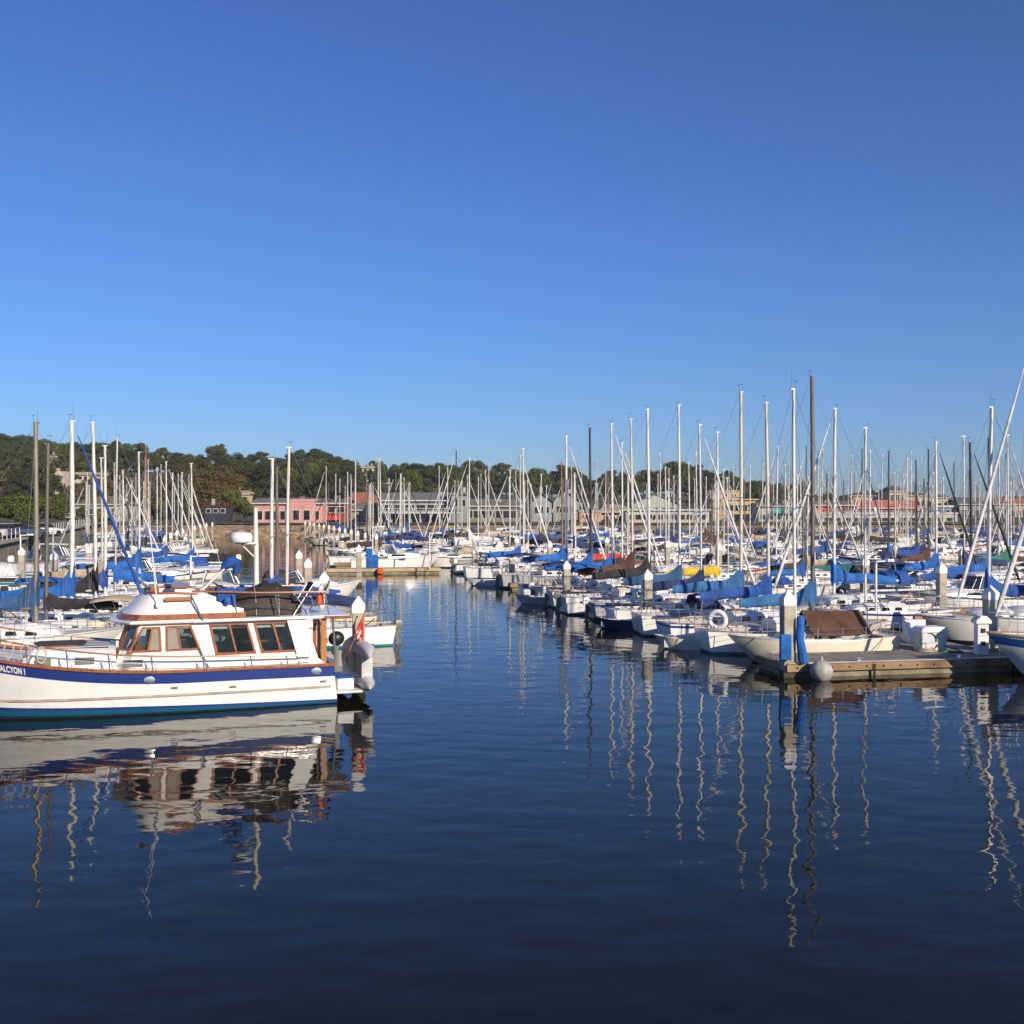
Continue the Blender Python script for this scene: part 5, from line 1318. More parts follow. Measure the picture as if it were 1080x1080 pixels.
def trawler():
    root = empty("motor_yacht", T_LOC, T_RZ)
    tag(root, "big white trawler yacht with blue sheer band, brown window frames and flybridge", "motor yacht")
    sx = lambda s: s - TL/2
    H = Hull(TL, 3.72, 2.2, 1.14, 1.1, transom=.90, rake=1.15, flare=.52, draft=.5, tm=.42, p=2.1, trk=-.12)
    boot = lambda t: .07 + .22*t
    H.mesh([(lambda t: H.sheer(t),0),(lambda t: H.sheer(t)-.31,1),(lambda t: H.sheer(t)-.36,1),(lambda t: H.sheer(t)*.55,1),(lambda t: boot(t)+.05+.04*t,2),(lambda t: boot(t),3),(lambda t: boot(t)*.35,4),(lambda t:-.02,4),(lambda t:-.5,4)],
           [M_BAND, M_YACHT, M_BAND, M_TURQ, M_BOTTOM], "hull", root, nt=30)
    H.deck("deck", M_DECK, root, drop=.06, nt=26)
    for sd, nm in ((1,"cap_rail"),(-1,"cap_rail")):
        mb = MB(); ring = []
        for i in range(31):
            t = i/30*.997; p = H.pt(t, H.sheer(t)); w = H.w(t)
            ring.append([(p.x,sd*(w-.09),p.z+.0),(p.x,sd*(w-.09),p.z+.065),(p.x,sd*(w+.05),p.z+.065),(p.x,sd*(w+.05),p.z-.01)])
        mb.loft(ring); mb.build(nm, M_TEAK, root, smooth=30)
        mb = MB(); ring = []
        for i in range(24):
            t = lerp(.012,.80,i/23); z = .50 + .03*t; p = H.pt(t, z); k = 1 if 0 < i < 23 else .3
            ring.append([(p.x,sd*(p.y-.02),z-.035),(p.x,sd*(p.y+.035*k),z-.03),(p.x,sd*(p.y+.035*k),z+.03),(p.x,sd*(p.y-.02),z+.035)])
        mb.loft(ring); mb.build("rub_strake", mat("weathered_strake",(0.40,0.33,0.28),.7,var=.25), root, smooth=30)
    mb = MB(); w = H.w(0); mb.box(sx(0)-.07, sx(0)+.05, -w-.03, w+.03, H.sheer(0)+.001, H.sheer(0)+.068); mb.build("cap_rail", M_TEAK, root, smooth=0)
    # portholes and drains on the near side
    for s, dz in ((5.05,.20),(.52,.15)):
        t = s/TL; mb = MB(); z = H.sheer(t)-dz; p = H.pt(t,z)
        mb.loft([[(p.x+.15*math.cos(a)*k, p.y+o, z+.10*math.sin(a)*k) for a in [i*math.pi/8 for i in range(16)]] for k, o in ((1,-.01),(1,.025),(.75,.03))]); mb.build("porthole", M_STEEL, root)
    for s, z in ((4.4,.72),(.35,.66),(2.85,.66)):
        t = s/TL; p = H.pt(t,z); mb = MB(); mb.box(p.x-.09,p.x+.09,p.y-.02,p.y+.03,z-.03,z+.03); mb.build("scupper", M_GREYP, root, smooth=0, bevel=.01)
    # bow name in the blue band
    cu = bpy.data.curves.new("lettering", 'FONT'); cu.body = "HALCYON I"; cu.size = .235; cu.space_character = 1.1; cu.extrude = 0; cu.offset = .009
    tmp = bpy.data.objects.new("lettering_source", cu); COL.objects.link(tmp)
    bpy.context.view_layer.update()
    me = bpy.data.meshes.new_from_object(tmp.evaluated_get(bpy.context.evaluated_depsgraph_get()))
    bpy.data.objects.remove(tmp)
    wmax = max(v.co.x for v in me.vertices); s_end = 8.17
    for v in me.vertices:
        s = s_end + (wmax - v.co.x)*.54; t = s/TL; z = H.sheer(t) - .245 + v.co.y
        p = H.pt(t, z, 1, .008); v.co = p
    me.materials.append(M_CAP)
    o = bpy.data.objects.new("bow_lettering", me); COL.objects.link(o); o.parent = root
    # deck house: plan outline lofted from deck to roof
    lo = [(.40,1.33),(5.62,1.33),(6.02,.82)]; hi = [(.74,1.27),(5.26,1.27),(5.56,.80)]
    zl, zh = 1.02, 2.44
    mb = MB(); rl = [(sx(s),y,zl) for s,y in lo] + [(sx(s),-y,zl) for s,y in lo[::-1]]; rh = [(sx(s),y,zh) for s,y in hi] + [(sx(s),-y,zh) for s,y in hi[::-1]]
    mb.loft([rl, rh]); house = mb.build("deckhouse", M_WHITE, root, smooth=0)
    cutters = []
    def side(s, z, sd=1):
        y = lerp(1.33, 1.27, (z-zl)/(zh-zl)); return (sx(s), sd*(y+.002), z)
    ri = lambda z, k: [(sx(s-.09 if s > 3 else s+.09), y-.07, z) for s,y in k] + [(sx(s-.09 if s > 3 else s+.09), -y+.07, z) for s,y in k[::-1]]
    mb = MB(); mb.loft([ri(1.10, lo), ri(2.36, hi)]); cutters.append(mb.build("void", mat("cabin_lining",(0.46,0.36,0.25),.5,var=.3,scale=5), root, smooth=0))
    for q in ([(5.54,1.70),(4.74,1.70),(4.78,2.31),(5.20,2.31)],[(4.56,1.70),(3.72,1.71),(3.96,2.32),(4.56,2.32)],[(3.20,1.54),(2.20,1.54),(2.42,2.34),(3.41,2.34)],[(1.94,1.54),(1.04,1.54),(1.28,2.34),(2.19,2.34)]):
        mb = MB(); mb.prism([(sx(s),z) for s,z in q], -2, 2); cutters.append(mb.build("opening", M_WHITE, root, smooth=0))
    mb = MB(); mb.box(sx(5.70), sx(6.3), -.74, .74, 1.74, 2.36); cutters.append(mb.build("opening", M_WHITE, root, smooth=0))
    mb = MB(); mb.box(sx(.1), sx(.9), .2, 1.0, 1.15, 2.25); cutters.append(mb.build("opening", M_WHITE, root, smooth=0))
    for c in cutters:
        m = house.modifiers.new("cut", 'BOOLEAN'); m.operation = 'DIFFERENCE'; m.object = c; m.solver = 'EXACT'; m.material_mode = 'TRANSFER'
    bpy.context.view_layer.update()
    dg = bpy.context.evaluated_depsgraph_get(); me = bpy.data.meshes.new_from_object(house.evaluated_get(dg))
    house.modifiers.clear(); house.data = me
    for c in cutters: bpy.data.objects.remove(c)
    # what shows through the glass: sole, settees, table, helm, curtains
    mb = MB(); mb.box(sx(.55), sx(5.8), -1.2, 1.2, 1.105, 1.14); mb.build("cabin_sole", M_TEAKO, root, smooth=0)
    mb = MB(); mb.box(sx(1.1), sx(2.6), -1.18, -.6, 1.145, 1.6); mb.box(sx(1.1), sx(2.6), -1.2, -1.02, 1.6, 1.95); mb.build("settee", CLOTH['navy'], root, smooth=0, bevel=.04)
    mb = MB(); mb.box(sx(1.5), sx(2.4), -.45, .15, 1.68, 1.72); mb.tube((sx(1.95),-.15,1.14),(sx(1.95),-.15,1.69),.05,n=6); mb.build("table", M_TEAK, root, smooth=0)
    mb = MB(); mb.box(sx(3.2), sx(3.6), -1.18, 1.18, 1.145, 1.75); mb.build("galley_counter", M_TEAK, root, smooth=0)
    mb = MB(); mb.box(sx(4.95), sx(5.4), -1.1, 1.1, 1.145, 1.85); mb.build("helm_console", M_TEAK, root, smooth=0)
    mb = MB(); mb.path([(sx(4.88)-.02*math.cos(a*0), .55+.2*math.cos(a), 1.98+.2*math.sin(a)) for a in [k*math.pi/8 for k in range(16)]], .018, 5, closed=True); mb.build("steering_wheel", M_TEAK, root)
    mb = MB(); mb.box(sx(3.9), sx(4.3), .25, .85, 1.145, 1.95); mb.build("helm_seat", M_BLACK, root, smooth=0, bevel=.05)
    for s0, s1 in ((2.42,3.38),(1.3,2.18)):
        mb = MB(); mb.box(sx(s0), sx(s1), 1.17, 1.20, 2.22, 2.35); mb.build("roller_blind", M_CAP, root, smooth=0)
    for sd in (1,-1):
        panel(root, [side(5.60,1.66,sd), side(4.70,1.66,sd), side(4.74,2.35,sd), side(5.22,2.35,sd)], .06, .03, M_TEAK, M_CLEAR, .60, M_BLIND)
        panel(root, [side(4.60,1.66,sd), side(3.66,1.67,sd), side(3.92,2.36,sd), side(4.60,2.36,sd)], .06, .03, M_TEAK, M_BLIND, .42, M_CLEAR)
        panel(root, [side(3.26,1.50,sd), side(2.14,1.50,sd), side(2.38,2.38,sd), side(3.44,2.38,sd)], .06, .03, M_TEAK, M_CLEAR, .52, M_SCREEN)
        panel(root, [side(2.00,1.50,sd), side(.98,1.50,sd), side(1.24,2.38,sd), side(2.22,2.38,sd)], .06, .03, M_TEAK, M_CLEAR, .55, M_CLEAR)
        def front(u, v, sd=sd):
            a = Vector(rl[1]).lerp(Vector(rl[2]), u); b = Vector(rh[1]).lerp(Vector(rh[2]), u); p = a.lerp(b, v); return (p.x+.003, sd*(p.y+.002), p.z)
        panel(root, [front(.10,.48), front(.92,.48), front(.92,.96), front(.10,.96)], .05, .03, M_TEAK, M_GLASSB, name="windscreen")
    for a, b in ((-.78,-.27),(-.24,.24),(.27,.78)):
        def ff(y, v): return (sx(lerp(6.02,5.56,v))+.004, y, lerp(zl,zh,v))
        q = [ff(a,.48), ff(b,.48), ff(b,.96), ff(a,.96)]
        panel(root, q, .05, .03, M_TEAK, M_GLASSB, name="windscreen")
    # blind behind the top of the saloon windows is a white strip
    # wing of the house side sweeping aft, door frame
    for sd in (1,-1):
        mb = MB(); mb.prism([(sx(.76),2.43),(sx(1.3),2.43),(sx(.9),1.03),(sx(.12),1.03),(sx(.18),1.12),(sx(.40),1.30)], sd*1.34, sd*1.39); mb.build("house_wing", M_WHITE, root, smooth=0, bevel=.012)
    mb = MB(); mb.box(sx(.14), sx(.30), 1.22, 1.31, 1.06, 2.42); mb.box(sx(.10), sx(.28), 1.20, 1.30, 1.7, 1.85); mb.build('door_jamb', mat("bright_teak",(0.40,0.17,0.04),.35,coat=.4), root, smooth=0)
    mb = MB()
    for y0, y1 in ((.35,.45),(1.02,1.12)): mb.box(sx(.30), sx(.38), y0, y1, 1.10, 2.36)
    mb.box(sx(.30), sx(.38), .45, 1.02, 2.24, 2.36); mb.box(sx(.33), sx(.41), .45, 1.02, 1.1, 1.5); mb.build("door_frame", M_TEAK, root, smooth=0)
        # roofs
    mb = MB(); mb.box(sx(-.52), sx(3.9), -1.48, 1.48, 2.435, 2.525); mb.build("saloon_roof", M_WHITE, root, smooth=0, bevel=.03)
    mb = MB(); mb.box(sx(-.53), sx(.25), 1.484, 1.505, 2.45, 2.51); mb.box(sx(-.545), sx(-.525), -1.45, 1.484, 2.45, 2.51); mb.build("roof_trim", M_TEAK, root, smooth=0)
    def outline(s0, s1, w, z, cut=.55):
        return [(sx(s0),-w,z),(sx(s1-cut),-w,z),(sx(s1-.1),-w*.58,z),(sx(s1),0,z),(sx(s1-.1),w*.58,z),(sx(s1-cut),w,z),(sx(s0),w,z)]
    mb = MB(); mb.loft([outline(3.5,6.08,1.44,2.445), outline(3.5,6.10,1.46,2.49), outline(3.5,6.0,1.42,2.53)]); mb.build("brow", M_WHITE, root, smooth=30)
    mb = MB(); mb.loft([outline(2.45,5.92,1.42,2.531), outline(2.45,5.80,1.41,2.69)]); mb.build("brow_board", M_TEAK, root, smooth=30)
    # flybridge coaming, sloping down aft
    def cring(zt, k, s1):
        out = []
        for s0, w in ((2.5,1.36),(3.0,1.36),(3.9,1.37),(4.6,1.36)): out.append((s0, w))
        return out
    prof = [(2.5,2.76),(2.7,2.80),(3.75,3.20),(4.2,3.24),(5.1,3.24)]
    base = [(s, 1.37) for s,_ in prof]
    # near and far side walls, curved front
    plan = [(2.5,1.37),(3.1,1.38),(3.75,1.38),(4.5,1.38),(5.15,1.33),(5.5,1.05),(5.68,.6),(5.74,0)]
    plan = plan + [(s,-y) for s,y in plan[::-1][1:]]
    hts = [2.78,2.95,3.20,3.24,3.24,3.24,3.24,3.24]; hts = hts + hts[::-1][1:]
    outb = [Vector((sx(s),y,2.69)) for s,y in plan]
    outt = []
    for (s,y), h in zip(plan, hts):
        lean = (h-2.69)/.55; outt.append(Vector((sx(s - .55*lean*max(0,(s-4.2)/1.5)), y*(1-.13*lean), h)))
    inn = [Vector((p.x - (.06 if p.x > sx(5.0) else 0), p.y*.93, p.z)) for p in outt]
    innb = [Vector((p.x, p.y, 2.70)) for p in inn]
    mb = MB(); mb.loft([outb, [a.lerp(b,.5) for a,b in zip(outb,outt)], outt, inn, innb], closed=False, cap0=False, cap1=False); mb.build("flybridge_coaming", M_WHITE, root, smooth=50)
    mb = MB(); mb.path([p + Vector((0,0,.02)) for p in outt[2:-2]], .035, 6); mb.build("coaming_rail", M_TEAK, root)
    mb = MB(); mb.prism([(sx(2.55),2.70),(sx(5.2),2.70),(sx(5.2),2.73),(sx(2.55),2.73)],-1.15,1.15); mb.build("flybridge_sole", M_TEAKO, root, smooth=0)
    mb = MB(); mb.box(sx(4.0),sx(4.35),-.9,.9,2.735,3.36); mb.build("helm_seat", M_CAP, root, smooth=0, bevel=.04)
    mb = MB(); mb.box(sx(3.9),sx(4.4),-.95,.95,3.365,3.42); mb.build("seat_back_rail", M_TEAK, root, smooth=0)
    mb = MB(); mb.box(sx(4.75),sx(5.0),-.5,.5,2.735,3.40); mb.build("helm_console", M_TEAK, root, smooth=0, bevel=.03)
    mb = MB(); mb.prism([(sx(4.98),3.30),(sx(5.04),3.30),(sx(5.30),3.62),(sx(5.26),3.62)],-.8,.8); mb.build("wind_deflector", M_GLASSB, root, smooth=0)
    mb = MB(); mb.box(sx(3.88),sx(4.62),1.335,1.39,3.06,3.16); mb.build("name_board", mat("bright_teak",(0.40,0.17,0.04),.35,coat=.4), root, smooth=0)
    # flybridge rails
    mb = MB()
    for sd in (1,-1):
        mb.path([(sx(3.9),sd*1.2,3.30),(sx(2.0),sd*1.36,3.22),(sx(.18),sd*1.36,3.20)], .028, 6)
    mb.tube((sx(.18),-1.36,3.20),(sx(.18),1.36,3.20),.028,n=6); mb.build("handrail", M_TEAK, root)
    mb = MB()
    for sd in (1,-1):
        for s in (2.78,1.62,.2): mb.tube((sx(s-.12),sd*1.38,2.5),(sx(s),sd*1.36,3.20),.02,n=6)
        mb.tube((sx(2.8),sd*1.37,2.86),(sx(.2),sd*1.37,2.85),.014,n=5)
    mb.build("rail_stanchion", M_STEEL, root)
    mb = MB(); mb.tube((sx(3.95),1.40,3.24),(sx(3.62),1.49,2.50),.026,n=6); mb.build("ladder_pole", M_STEEL, root)
    mb = MB(); mb.tube((sx(3.72),1.36,1.72),(sx(3.46),1.38,1.16),.026,n=6); mb.build("ladder_pole", M_STEEL, root)
    # mast, radar, boom
    mb = MB(); xm = sx(1.95); mb.path([(xm,-.35,2.4),(xm,-.35,4.2),(xm+.02,-.35,5.62)], [.085,.08,.06], 8)
    mo = mb.build("mast", M_MASTW, root, smooth=50)
    mb = MB(); mb.box(xm+.0,xm+.62,-.5,-.2,4.55,4.60); mb.tube((xm,-.35,4.1),(xm+.45,-.35,4.56),.02,n=5); mb.build("radar_bracket", M_CAP, mo, smooth=0)
    mb = MB(); mb.loft([[(xm+.44+.33*k*math.cos(a),-.35+.33*k*math.sin(a),z) for a in [i*math.pi/10 for i in range(20)]] for z,k in ((4.605,.9),(4.65,1.0),(4.80,1.0),(4.88,.85),(4.92,.3))]); mb.build("radar_dome", M_CAP, mo, smooth=40)
    mb = MB()
    for dy in (-.10,.10): mb.tube((sx(3.75),.15+dy,3.05),(sx(2.72),-.1+dy*.6,4.02),.03,n=6)
    for i in range(1,5):
        u = i/5; mb.tube((lerp(sx(3.75),sx(2.72),u),.15-.25*u-.1,3.05+.97*u),(lerp(sx(3.75),sx(2.72),u),.15-.25*u+.1,3.05+.97*u),.012,n=4)
    mb.build("boom", M_MASTW, root)
    mb = MB(); mb.path([(sx(2.98),-.03,3.80),(sx(2.88),-.05,3.92),(sx(2.74),-.09,4.02),(sx(2.64),-.12,4.06),(sx(2.56),-.12,4.0),(sx(2.55),-.12,3.82),(sx(2.60),-.11,3.62)],[.05,.13,.17,.15,.18,.12,.05],9); mb.build("boom_sail_bundle", CLOTH['royal blue'], root)
    for s, y, z1, ln in ((4.85,.95,5.9,.35),(4.75,-.95,5.6,.5)):
        mb = MB(); mb.tube((sx(s),y,3.2),(sx(s+ln*.6),y,z1),.016,.007,5); mb.build("antenna", M_CAP, root)
    mb = MB(); mb.tube((sx(4.82),1.385,2.98),(sx(4.90),1.36,3.75),.016,.012,5); mb.box(sx(4.78),sx(4.86),1.36,1.44,2.9,3.02); mb.build("antenna", M_CAP, root)
    mb = MB(); mb.sphere((sx(2.95),1.45,3.02), .09, 10, 8, sc=(1,1,1.3)); mb.build("rail_lamp", CLOTH['bright blue'], root)
    # forward trunk cabin
    mb = MB(); rings = []
    for s, w, zt in ((5.9,1.22,1.74),(7.0,1.16,1.78),(8.0,1.0,1.80),(8.25,.9,1.60),(8.3,.86,1.40)):
        zb = 1.05; rings.append([(sx(s),-w,zb),(sx(s),-w*.97,zt-.06),(sx(s),-w*.88,zt),(sx(s),w*.88,zt),(sx(s),w*.97,zt-.06),(sx(s),w,zb)])
    mb.loft(rings, closed=False); mb.build("trunk_cabin", M_WHITE, root, smooth=30)
    mb = MB(); mb.box(sx(6.05),sx(7.9),-.84,.84,1.805,1.825); mb.build("cabin_top_mat", M_DECKG, root, smooth=0)
    for s0, s1 in ((7.95,7.55),(6.95,6.45),(5.72,5.2)):
        y = 1.19 if s0 < 7 else 1.07
        y = 1.355 if s0 < 6 else y
        mb = MB(); w = 1.10 if s0 > 7.5 else 1.20
        zc = 1.47 if s0 > 6 else 1.36
        for sd in (1,-1):
            mb = MB(); mb.box(sx(s1),sx(s0),sd*(w-.12 if s0 > 6 else 1.30),sd*((1.095 if s0>7.5 else 1.185) if s0 > 6 else 1.345),zc-.10,zc+.10); mb.build("cabin_window", M_GREYP, root, smooth=0, bevel=.02)
    mb = MB(); mb.prism([(sx(6.75),1.86),(sx(7.9),1.86),(sx(8.02),1.93),(sx(7.9),1.97),(sx(6.75),1.97),(sx(6.65),1.91)], .35,.62); mb.build("stowed_gangplank", M_BLACK, root, smooth=0)
    mb = MB(); mb.box(sx(6.9),sx(7.75),.36,.66,1.826,1.856); mb.build("gangplank_chock", M_TEAK, root, smooth=0)
    # bow and side rails
    def deckpt(s, h, ins=.10):
        t = s/TL; return Vector((H.pt(t,H.sheer(t)).x, max(.02,H.w(t)-ins), H.sheer(t)+h))
    for sd in (1,-1):
        mb = MB(); pts = [deckpt(s, lerp(.30,.62,max(0,(s-.6)/10.2))) for s in [lerp(.6,11.2,i/22) for i in range(23)]]
        mb.path([Vector((p.x,sd*p.y,p.z)) for p in pts], .024, 6); mb.build("handrail", M_TEAK, root)
        mb = MB(); 
        pts = [deckpt(s, lerp(.16,.33,max(0,(s-.6)/10.2))) for s in [lerp(.6,11.2,i/22) for i in range(23)]]
        mb.path([Vector((p.x,sd*p.y,p.z)) for p in pts], .013, 5)
        for s in (1.3,2.3,3.6,4.95,6.05,7.1,8.1,9.0,9.9,10.7):
            p = deckpt(s,0); q = deckpt(s+.05, lerp(.30,.62,max(0,(s-.6)/10.2))); mb.tube((p.x,sd*p.y,p.z),(q.x,sd*q.y,q.z),.02,n=6)
            if 3 < s < 8: mb.tube((q.x,sd*q.y,q.z-.02),(p.x-.12,sd*p.y,p.z),.012,n=5)
        mb.build("rail_stanchion", M_STEEL, root)
    mb = MB(); mb.box(sx(11.0), sx(11.9), -.22, .22, 2.18, 2.25); mb.build("bowsprit_platform", M_TEAK, root, smooth=0)
    for s in (7.75, 8.15, 8.55):
        p = deckpt(s, lerp(.30,.62,(s-.6)/10.2)); mb = MB(); rr = random.Random(int(s*10))
        mb.path([(p.x+.10*math.sin(a)*(1+.2*rr.random()), p.y+.04, p.z-.20-.22*math.cos(a)*-1) for a in [k*math.pi/7 for k in range(14)]], .022, 5, closed=True); mb.build("coiled_line", M_ROPE, root)
    # aft posts, swim platform
    for y in (1.25,-1.25):
        mb = MB(); mb.tube((sx(-.12),y,1.16),(sx(-.05),y,2.44),.035,n=7); mb.build("roof_post", M_STEEL, root)
    mb = MB(); mb.box(sx(-.86), sx(-.02), -1.5, 1.62, .26, .33); mb.build("swim_platform", M_DECK, root, smooth=0, bevel=.02)
    mb = MB(); mb.box(sx(-.02)+.02, sx(.05), -1.2, -.3, .55, 1.05); mb.build("transom_door", M_TEAK, root, smooth=0)
    return root
trawler()
def on(s, y, z): return TM @ Vector((s - TL/2, y, z))
def thing_on(name, label, cat, mb, m, s, y, z, smooth=35, bevel=0, rz=0):
    o = mb.build(name, m, None, smooth=smooth, bevel=bevel); o.location = on(s, y, z); o.rotation_euler = (0,0,T_RZ+rz); return tag(o, label, cat)
# dinghy under a tarpaulin on the roof
def covered_dinghy():
    r = empty("covered_dinghy", on(2.02, .35, 2.53), T_RZ); tag(r, "dinghy under a creased dark brown tarpaulin on the big yacht's roof", "dinghy")
    rnd = random.Random(4); rings = []
    n = 15
    for i in range(n+1):
        u = i/n; x = lerp(-1.25, 1.3, u); hgt = .92*(math.sin(math.pi*min(1,u*1.0+.06)))**.45*(.72 + .28*math.sin(u*4+.6)) + rnd.uniform(-.03,.03); w = .78*(math.sin(math.pi*min(.97,u*.92+.05)))**.5
        ring = []
        for j in range(13):
            a = math.pi*j/12; k = 1+.07*math.sin(j*3.1+i*1.3)+rnd.uniform(-.03,.03)
            ring.append((x+rnd.uniform(-.02,.02), w*math.cos(a)*k, .02+hgt*(math.sin(a)**.7 if a not in (0,math.pi) else 0)*k))
        rings.append(ring)
    mb = MB(); mb.loft(rings, closed=False); mb.build("tarpaulin", mat("tarp_dark",(0.045,0.032,0.028),.75,var=.3,bump=.04,bscale=4), r, smooth=70)
    mb = MB()
    for u in (-.55,.1,.7): mb.path([(u,.80*math.cos(a),.03+.80*math.sin(a)) for a in [math.pi*i/10 for i in range(11)]], .012, 4)
    mb.build("lashing", M_ROPE, r)
covered_dinghy()
mb = MB(); mb.box(-.26,.26,-.2,.2,0,.62); thing_on("blue_locker", "square blue canvas-covered locker before the dark tarpaulin on the roof", "locker", mb, CLOTH['royal blue'], 2.95, 1.02, 2.735, 0, .04)
def folding_chair(s, y, label, rz=0):
    r = empty("folding_chair", on(s,y,2.527), T_RZ+rz); tag(r, label, "folding chair")
    mb = MB(); mb.box(-.24,.24,-.24,.24,.40,.44); mb.build("seat", CLOTH['navy'], r, smooth=0)
    mb = MB(); mb.prism([(-.24,.55),(-.20,.55),(-.36,.92),(-.40,.92)],-.24,.24); mb.build("backrest", CLOTH['navy'], r, smooth=0)
    for sd in (1,-1):
        mb = MB(); mb.tube((-.25,sd*.25,0),(.25,sd*.25,.62),.016,n=5); mb.build("leg", M_ALU, r)
        mb = MB(); mb.tube((.25,sd*.26,0),(-.38,sd*.26,.92),.016,n=5); mb.build("leg", M_ALU, r)
        mb = MB(); mb.box(-.25,.27,sd*.25-.03,sd*.25+.03,.62,.65); mb.build("armrest", M_ALU, r, smooth=0)
folding_chair(.85, .75, "navy folding chair with aluminium frame, nearer the tarpaulin on the yacht's roof", R(10))
folding_chair(.30, .45, "navy folding chair with aluminium frame at the roof's aft rail", R(-15))
life_ring(on(.16, .55, 2.98), "white and orange life ring hung on the yacht's aft roof rail", M_CAP, (0,0,T_RZ+R(75)), .30, .085)
mb = MB(); mb.box(-.10,.10,-.08,.08,0,.34); thing_on("rescue_bag", "small orange rescue bag beside the yacht's life ring", "bag", mb, M_ORANGE, .28, 1.1, 2.80, 0, .04)
# things on the swim platform
def cooler():
    r = empty("cool_box", on(-.42, 1.15, .332), T_RZ); tag(r, "white cool box with blue lid standing on the swim platform", "cool box")
    mb = MB(); mb.box(-.24,.24,-.18,.18,0,.32); mb.build("body", M_CAP, r, smooth=0, bevel=.03)
    mb = MB(); mb.box(-.25,.25,-.19,.19,.322,.39); mb.build("lid", CLOTH['royal blue'], r, smooth=0, bevel=.02)
cooler()
def inflatable():
    r = empty("inflatable_dinghy", on(-1.05, .3, .2), T_RZ); tag(r, "grey-white inflatable dinghy stood on edge behind the yacht's stern", "dinghy")
    # a hull of two tubes standing on its side, cones at one end
    for x in (-.02, -.02):
        pass
    mb = MB(); 
    mb.path([(.05,1.62,.22),(0,1.1,.28),(0,-.9,.26),(0,-1.5,.42),(0,-1.75,.75),(0,-1.5,1.08),(0,-.9,1.22),(0,1.1,1.24),(.05,1.62,1.10)], [.03,.22,.25,.24,.24,.24,.25,.22,.03], 12)
    mb.build("tube", mat("hypalon_grey",(0.50,0.49,0.47),.6,var=.2), r, smooth=60)
    mb = MB(); mb.box(-.10,.10,-1.45,1.0,.48,1.02); mb.build("floor", mat("hypalon_dark",(0.30,0.30,0.29),.6), r, smooth=0)
    mb = MB(); mb.box(-.16,.16,.95,1.02,.40,1.10); mb.build("transom", mat("hypalon_grey",(0.50,0.49,0.47),.6,var=.2), r, smooth=0)
    mb = MB(); mb.path([(-.24,.8,1.40),(-.27,.3,1.30),(-.27,-.6,1.30),(-.24,-1.2,1.30)], .018, 5); mb.build("grab_line", M_BLACK, r)
inflatable()
def rail_motor():
    r = empty("outboard_motor", on(-.22, .9, 1.42), T_RZ); tag(r, "black outboard motor clamped to the yacht's stern rail", "outboard motor")
    mb = MB(); mb.sphere((0,0,.36), .22, 12, 8, sc=(1.1,.8,1)); mb.build("cowl", M_BLACK, r)
    mb = MB(); mb.box(-.06,.06,-.05,.05,-.55,.2); mb.box(-.14,.06,-.03,.03,-.62,-.5); mb.build("shaft", M_GREYP, r, smooth=0)
    mb = MB(); mb.box(.05,.12,-.2,.2,-.1,.1); mb.build("clamp", M_BLACK, r, smooth=0)
rail_motor()
def flag():
    r = empty("ensign", on(-.52, .55, .95), T_RZ); tag(r, "red and white ensign drooping from a raked staff at the yacht's stern", "flag")
    mb = MB(); mb.tube((0,0,0),(-.62,0,1.55),.022,.014,6); mb.sphere((-.63,0,1.57),.03,8,6); mb.build("staff", M_TEAK, r)
    import bmesh
    mb = MB(); nu, nv = 9, 15; vs = []
    for j in range(nv):
        for i in range(nu):
            u, v = i/(nu-1), j/(nv-1); 
            x = -.60 + .30*u*(1-.25*v) + .05*v - .12*u*v; y = .07*math.sin(u*9+v*2.2)*(.3+v); z = 1.48 - .42*u*(1-v) - .98*v - .10*u
            vs.append((x, y, z))
    fs = [(j*nu+i,j*nu+i+1,(j+1)*nu+i+1,(j+1)*nu+i) for j in range(nv-1) for i in range(nu-1)]
    mb.add(vs, fs)
    for k in range(len(mb.f)):
        j, i = divmod(k, nu-1)
        if (j in (5,6) and 2 <= i <= 7) or (j in (9,10,11) and i in (1,2,3)) or (j in (2,) and i in (5,6)): mb.m[k] = 1
    o = mb.build("cloth", [CLOTH['red'], CLOTH['white']], r, smooth=60, fix=False); o.modifiers.new("thick",'SOLIDIFY').thickness = .01
flag()

# ---------------------------------------------------------------- labels that single out
MARKS = [(12,"at the left border"),(50,"by the quay block"),(95,"before hip-roofed house"),(150,"under the brown trees"),(214,"left of dark kiosk"),(262,"before dark kiosk"),(300,"before pink building's left half"),(332,"before pink building's right half"),(366,"before red restaurant"),(402,"before tiled hall"),(445,"before balcony building's left"),(490,"before balcony building's right"),(520,"before low hall's left"),(548,"before low hall's right"),(583,"before gabled grey house"),(611,"before gabled teal house"),(636,"before orange shed"),(668,"before cream pavilion"),(692,"before gabled house's left"),(716,"before gabled house's right"),(750,"right of gabled house"),(775,"before yellow block's left"),(800,"before yellow block's right"),(826,"before awning shop's left"),(852,"before awning shop's right"),(878,"before brown house's left"),(904,"before brown house's right"),(936,"before red shed's left"),(970,"before red shed's right"),(1006,"right of red shed"),(1030,"before grey hall's left"),(1058,"before grey hall's right"),(9999,"at the right border")]
def mark(px): return next(t for m, t in MARKS if px < m)
ORD = "first second third fourth fifth sixth seventh eighth ninth tenth eleventh twelfth thirteenth fourteenth fifteenth sixteenth".split()
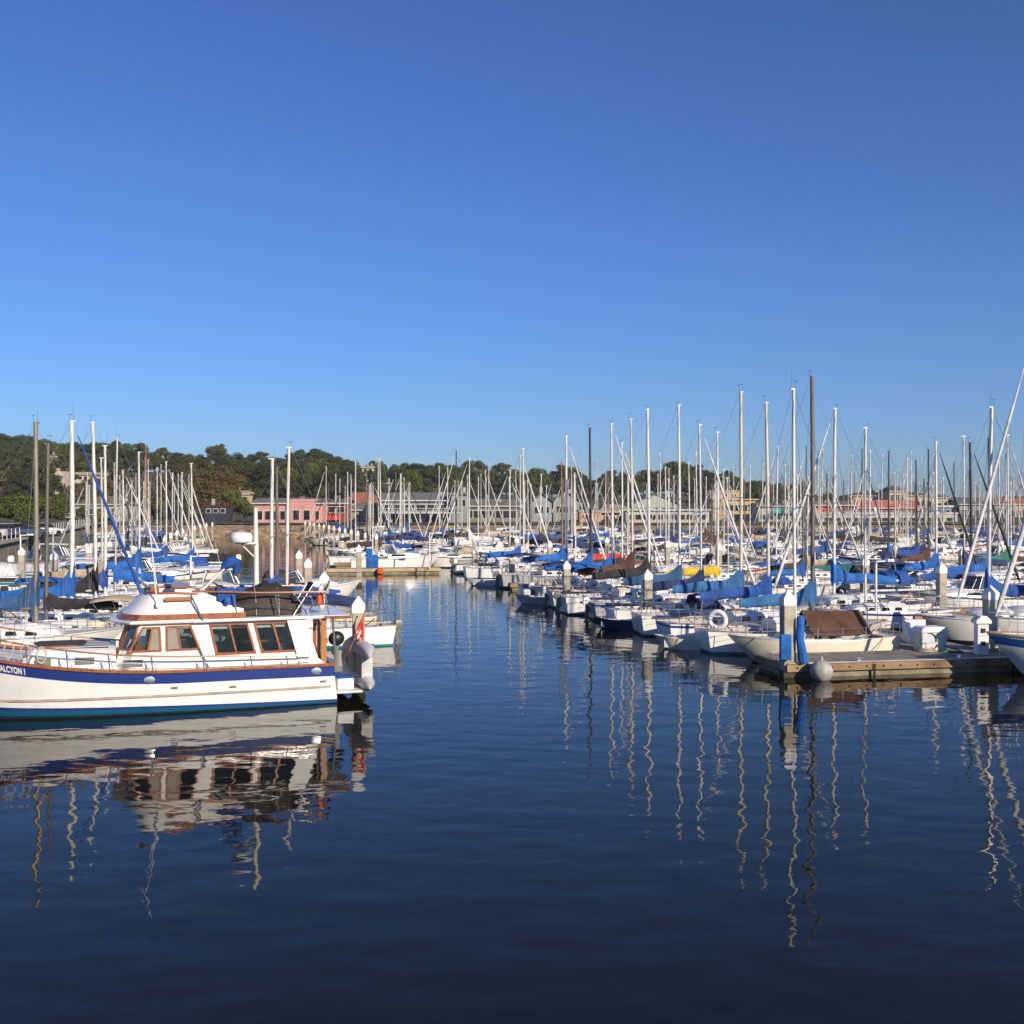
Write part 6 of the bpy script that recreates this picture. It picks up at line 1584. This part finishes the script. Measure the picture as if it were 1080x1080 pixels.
def disambiguate(items):
    """items: (object, text, x, distance): add the order from the front where texts repeat"""
    by = {}
    for it in items: by.setdefault(it[1], []).append(it)
    for text, its in by.items():
        if len(its) == 1: its[0][0]['label'] = text; continue
        its.sort(key=lambda q: q[3])
        for i, q in enumerate(its):
            w = "nearest" if i == 0 else ("farthest" if i == len(its)-1 and len(its) <= 3 else f"{ORD[i]} nearest")
            q[0]['label'] = f"{text}, {w}"
rows = []
for (o, ds, cat, lab, X, Y) in BOATS:
    o['category'] = cat
    o['group'] = {'sailboat':"sailboats berthed in the harbour",'motorboat':"motorboats berthed in the harbour",'dock':"finger docks between the boats"}[cat]
    if lab: o['label'] = lab; continue
    band = "near" if Y < 62 else ("middle" if Y < 105 else "far")
    rows.append((o, f"{ds}, {mark(px_of(X,Y))}, {band} berths", X, Y))
disambiguate(rows)
rows = []
for (o, px, d) in PILES:
    o['category'] = "piling"; o['group'] = "white-capped concrete pilings"
    rows.append((o, f"white-capped concrete piling, {mark(px)}, {'near' if d < 62 else ('middle' if d < 105 else 'far')} berths", px, d))
disambiguate(rows)
PILES[0][0]['label'] = "large white-capped concrete piling wrapped in blue bumpers at the near dock corner"
PILES[1][0]['label'] = "large white-capped concrete piling behind the white power pedestal at right"
rows = []
for (o, kind, lab) in TREES:
    o['category'] = "tree"; o['group'] = "trees on the harbour hillside"
    if lab: o['label'] = lab; continue
    X, Y = o.location.x, o.location.y; px = px_of(X, Y); 
    row = "on the skyline" if Y > 412 else ("high on the slope" if Y > 340 else ("mid slope" if Y > 262 else "by the shore"))
    rows.append((o, f"{TREE_DESC[kind]} {row}, {mark(px).replace('before','behind')}", px, Y))
disambiguate(rows)
# ---------------------------------------------------------------- sea air
mb = MB(); mb.box(-560, 760, -60, 1420, -1.2, 62)
hm = bpy.data.materials.new("haze_air"); hm.use_nodes = True; hm.node_tree.nodes.clear()
ho = hm.node_tree.nodes.new("ShaderNodeOutputMaterial"); hv = hm.node_tree.nodes.new("ShaderNodeVolumePrincipled")
hv.inputs['Color'].default_value = (.93,.95,1,1); hv.inputs['Density'].default_value = .00013
hm.node_tree.links.new(hv.outputs[0], ho.inputs['Volume'])
tag(mb.build("haze", hm, smooth=0), kind='stuff')
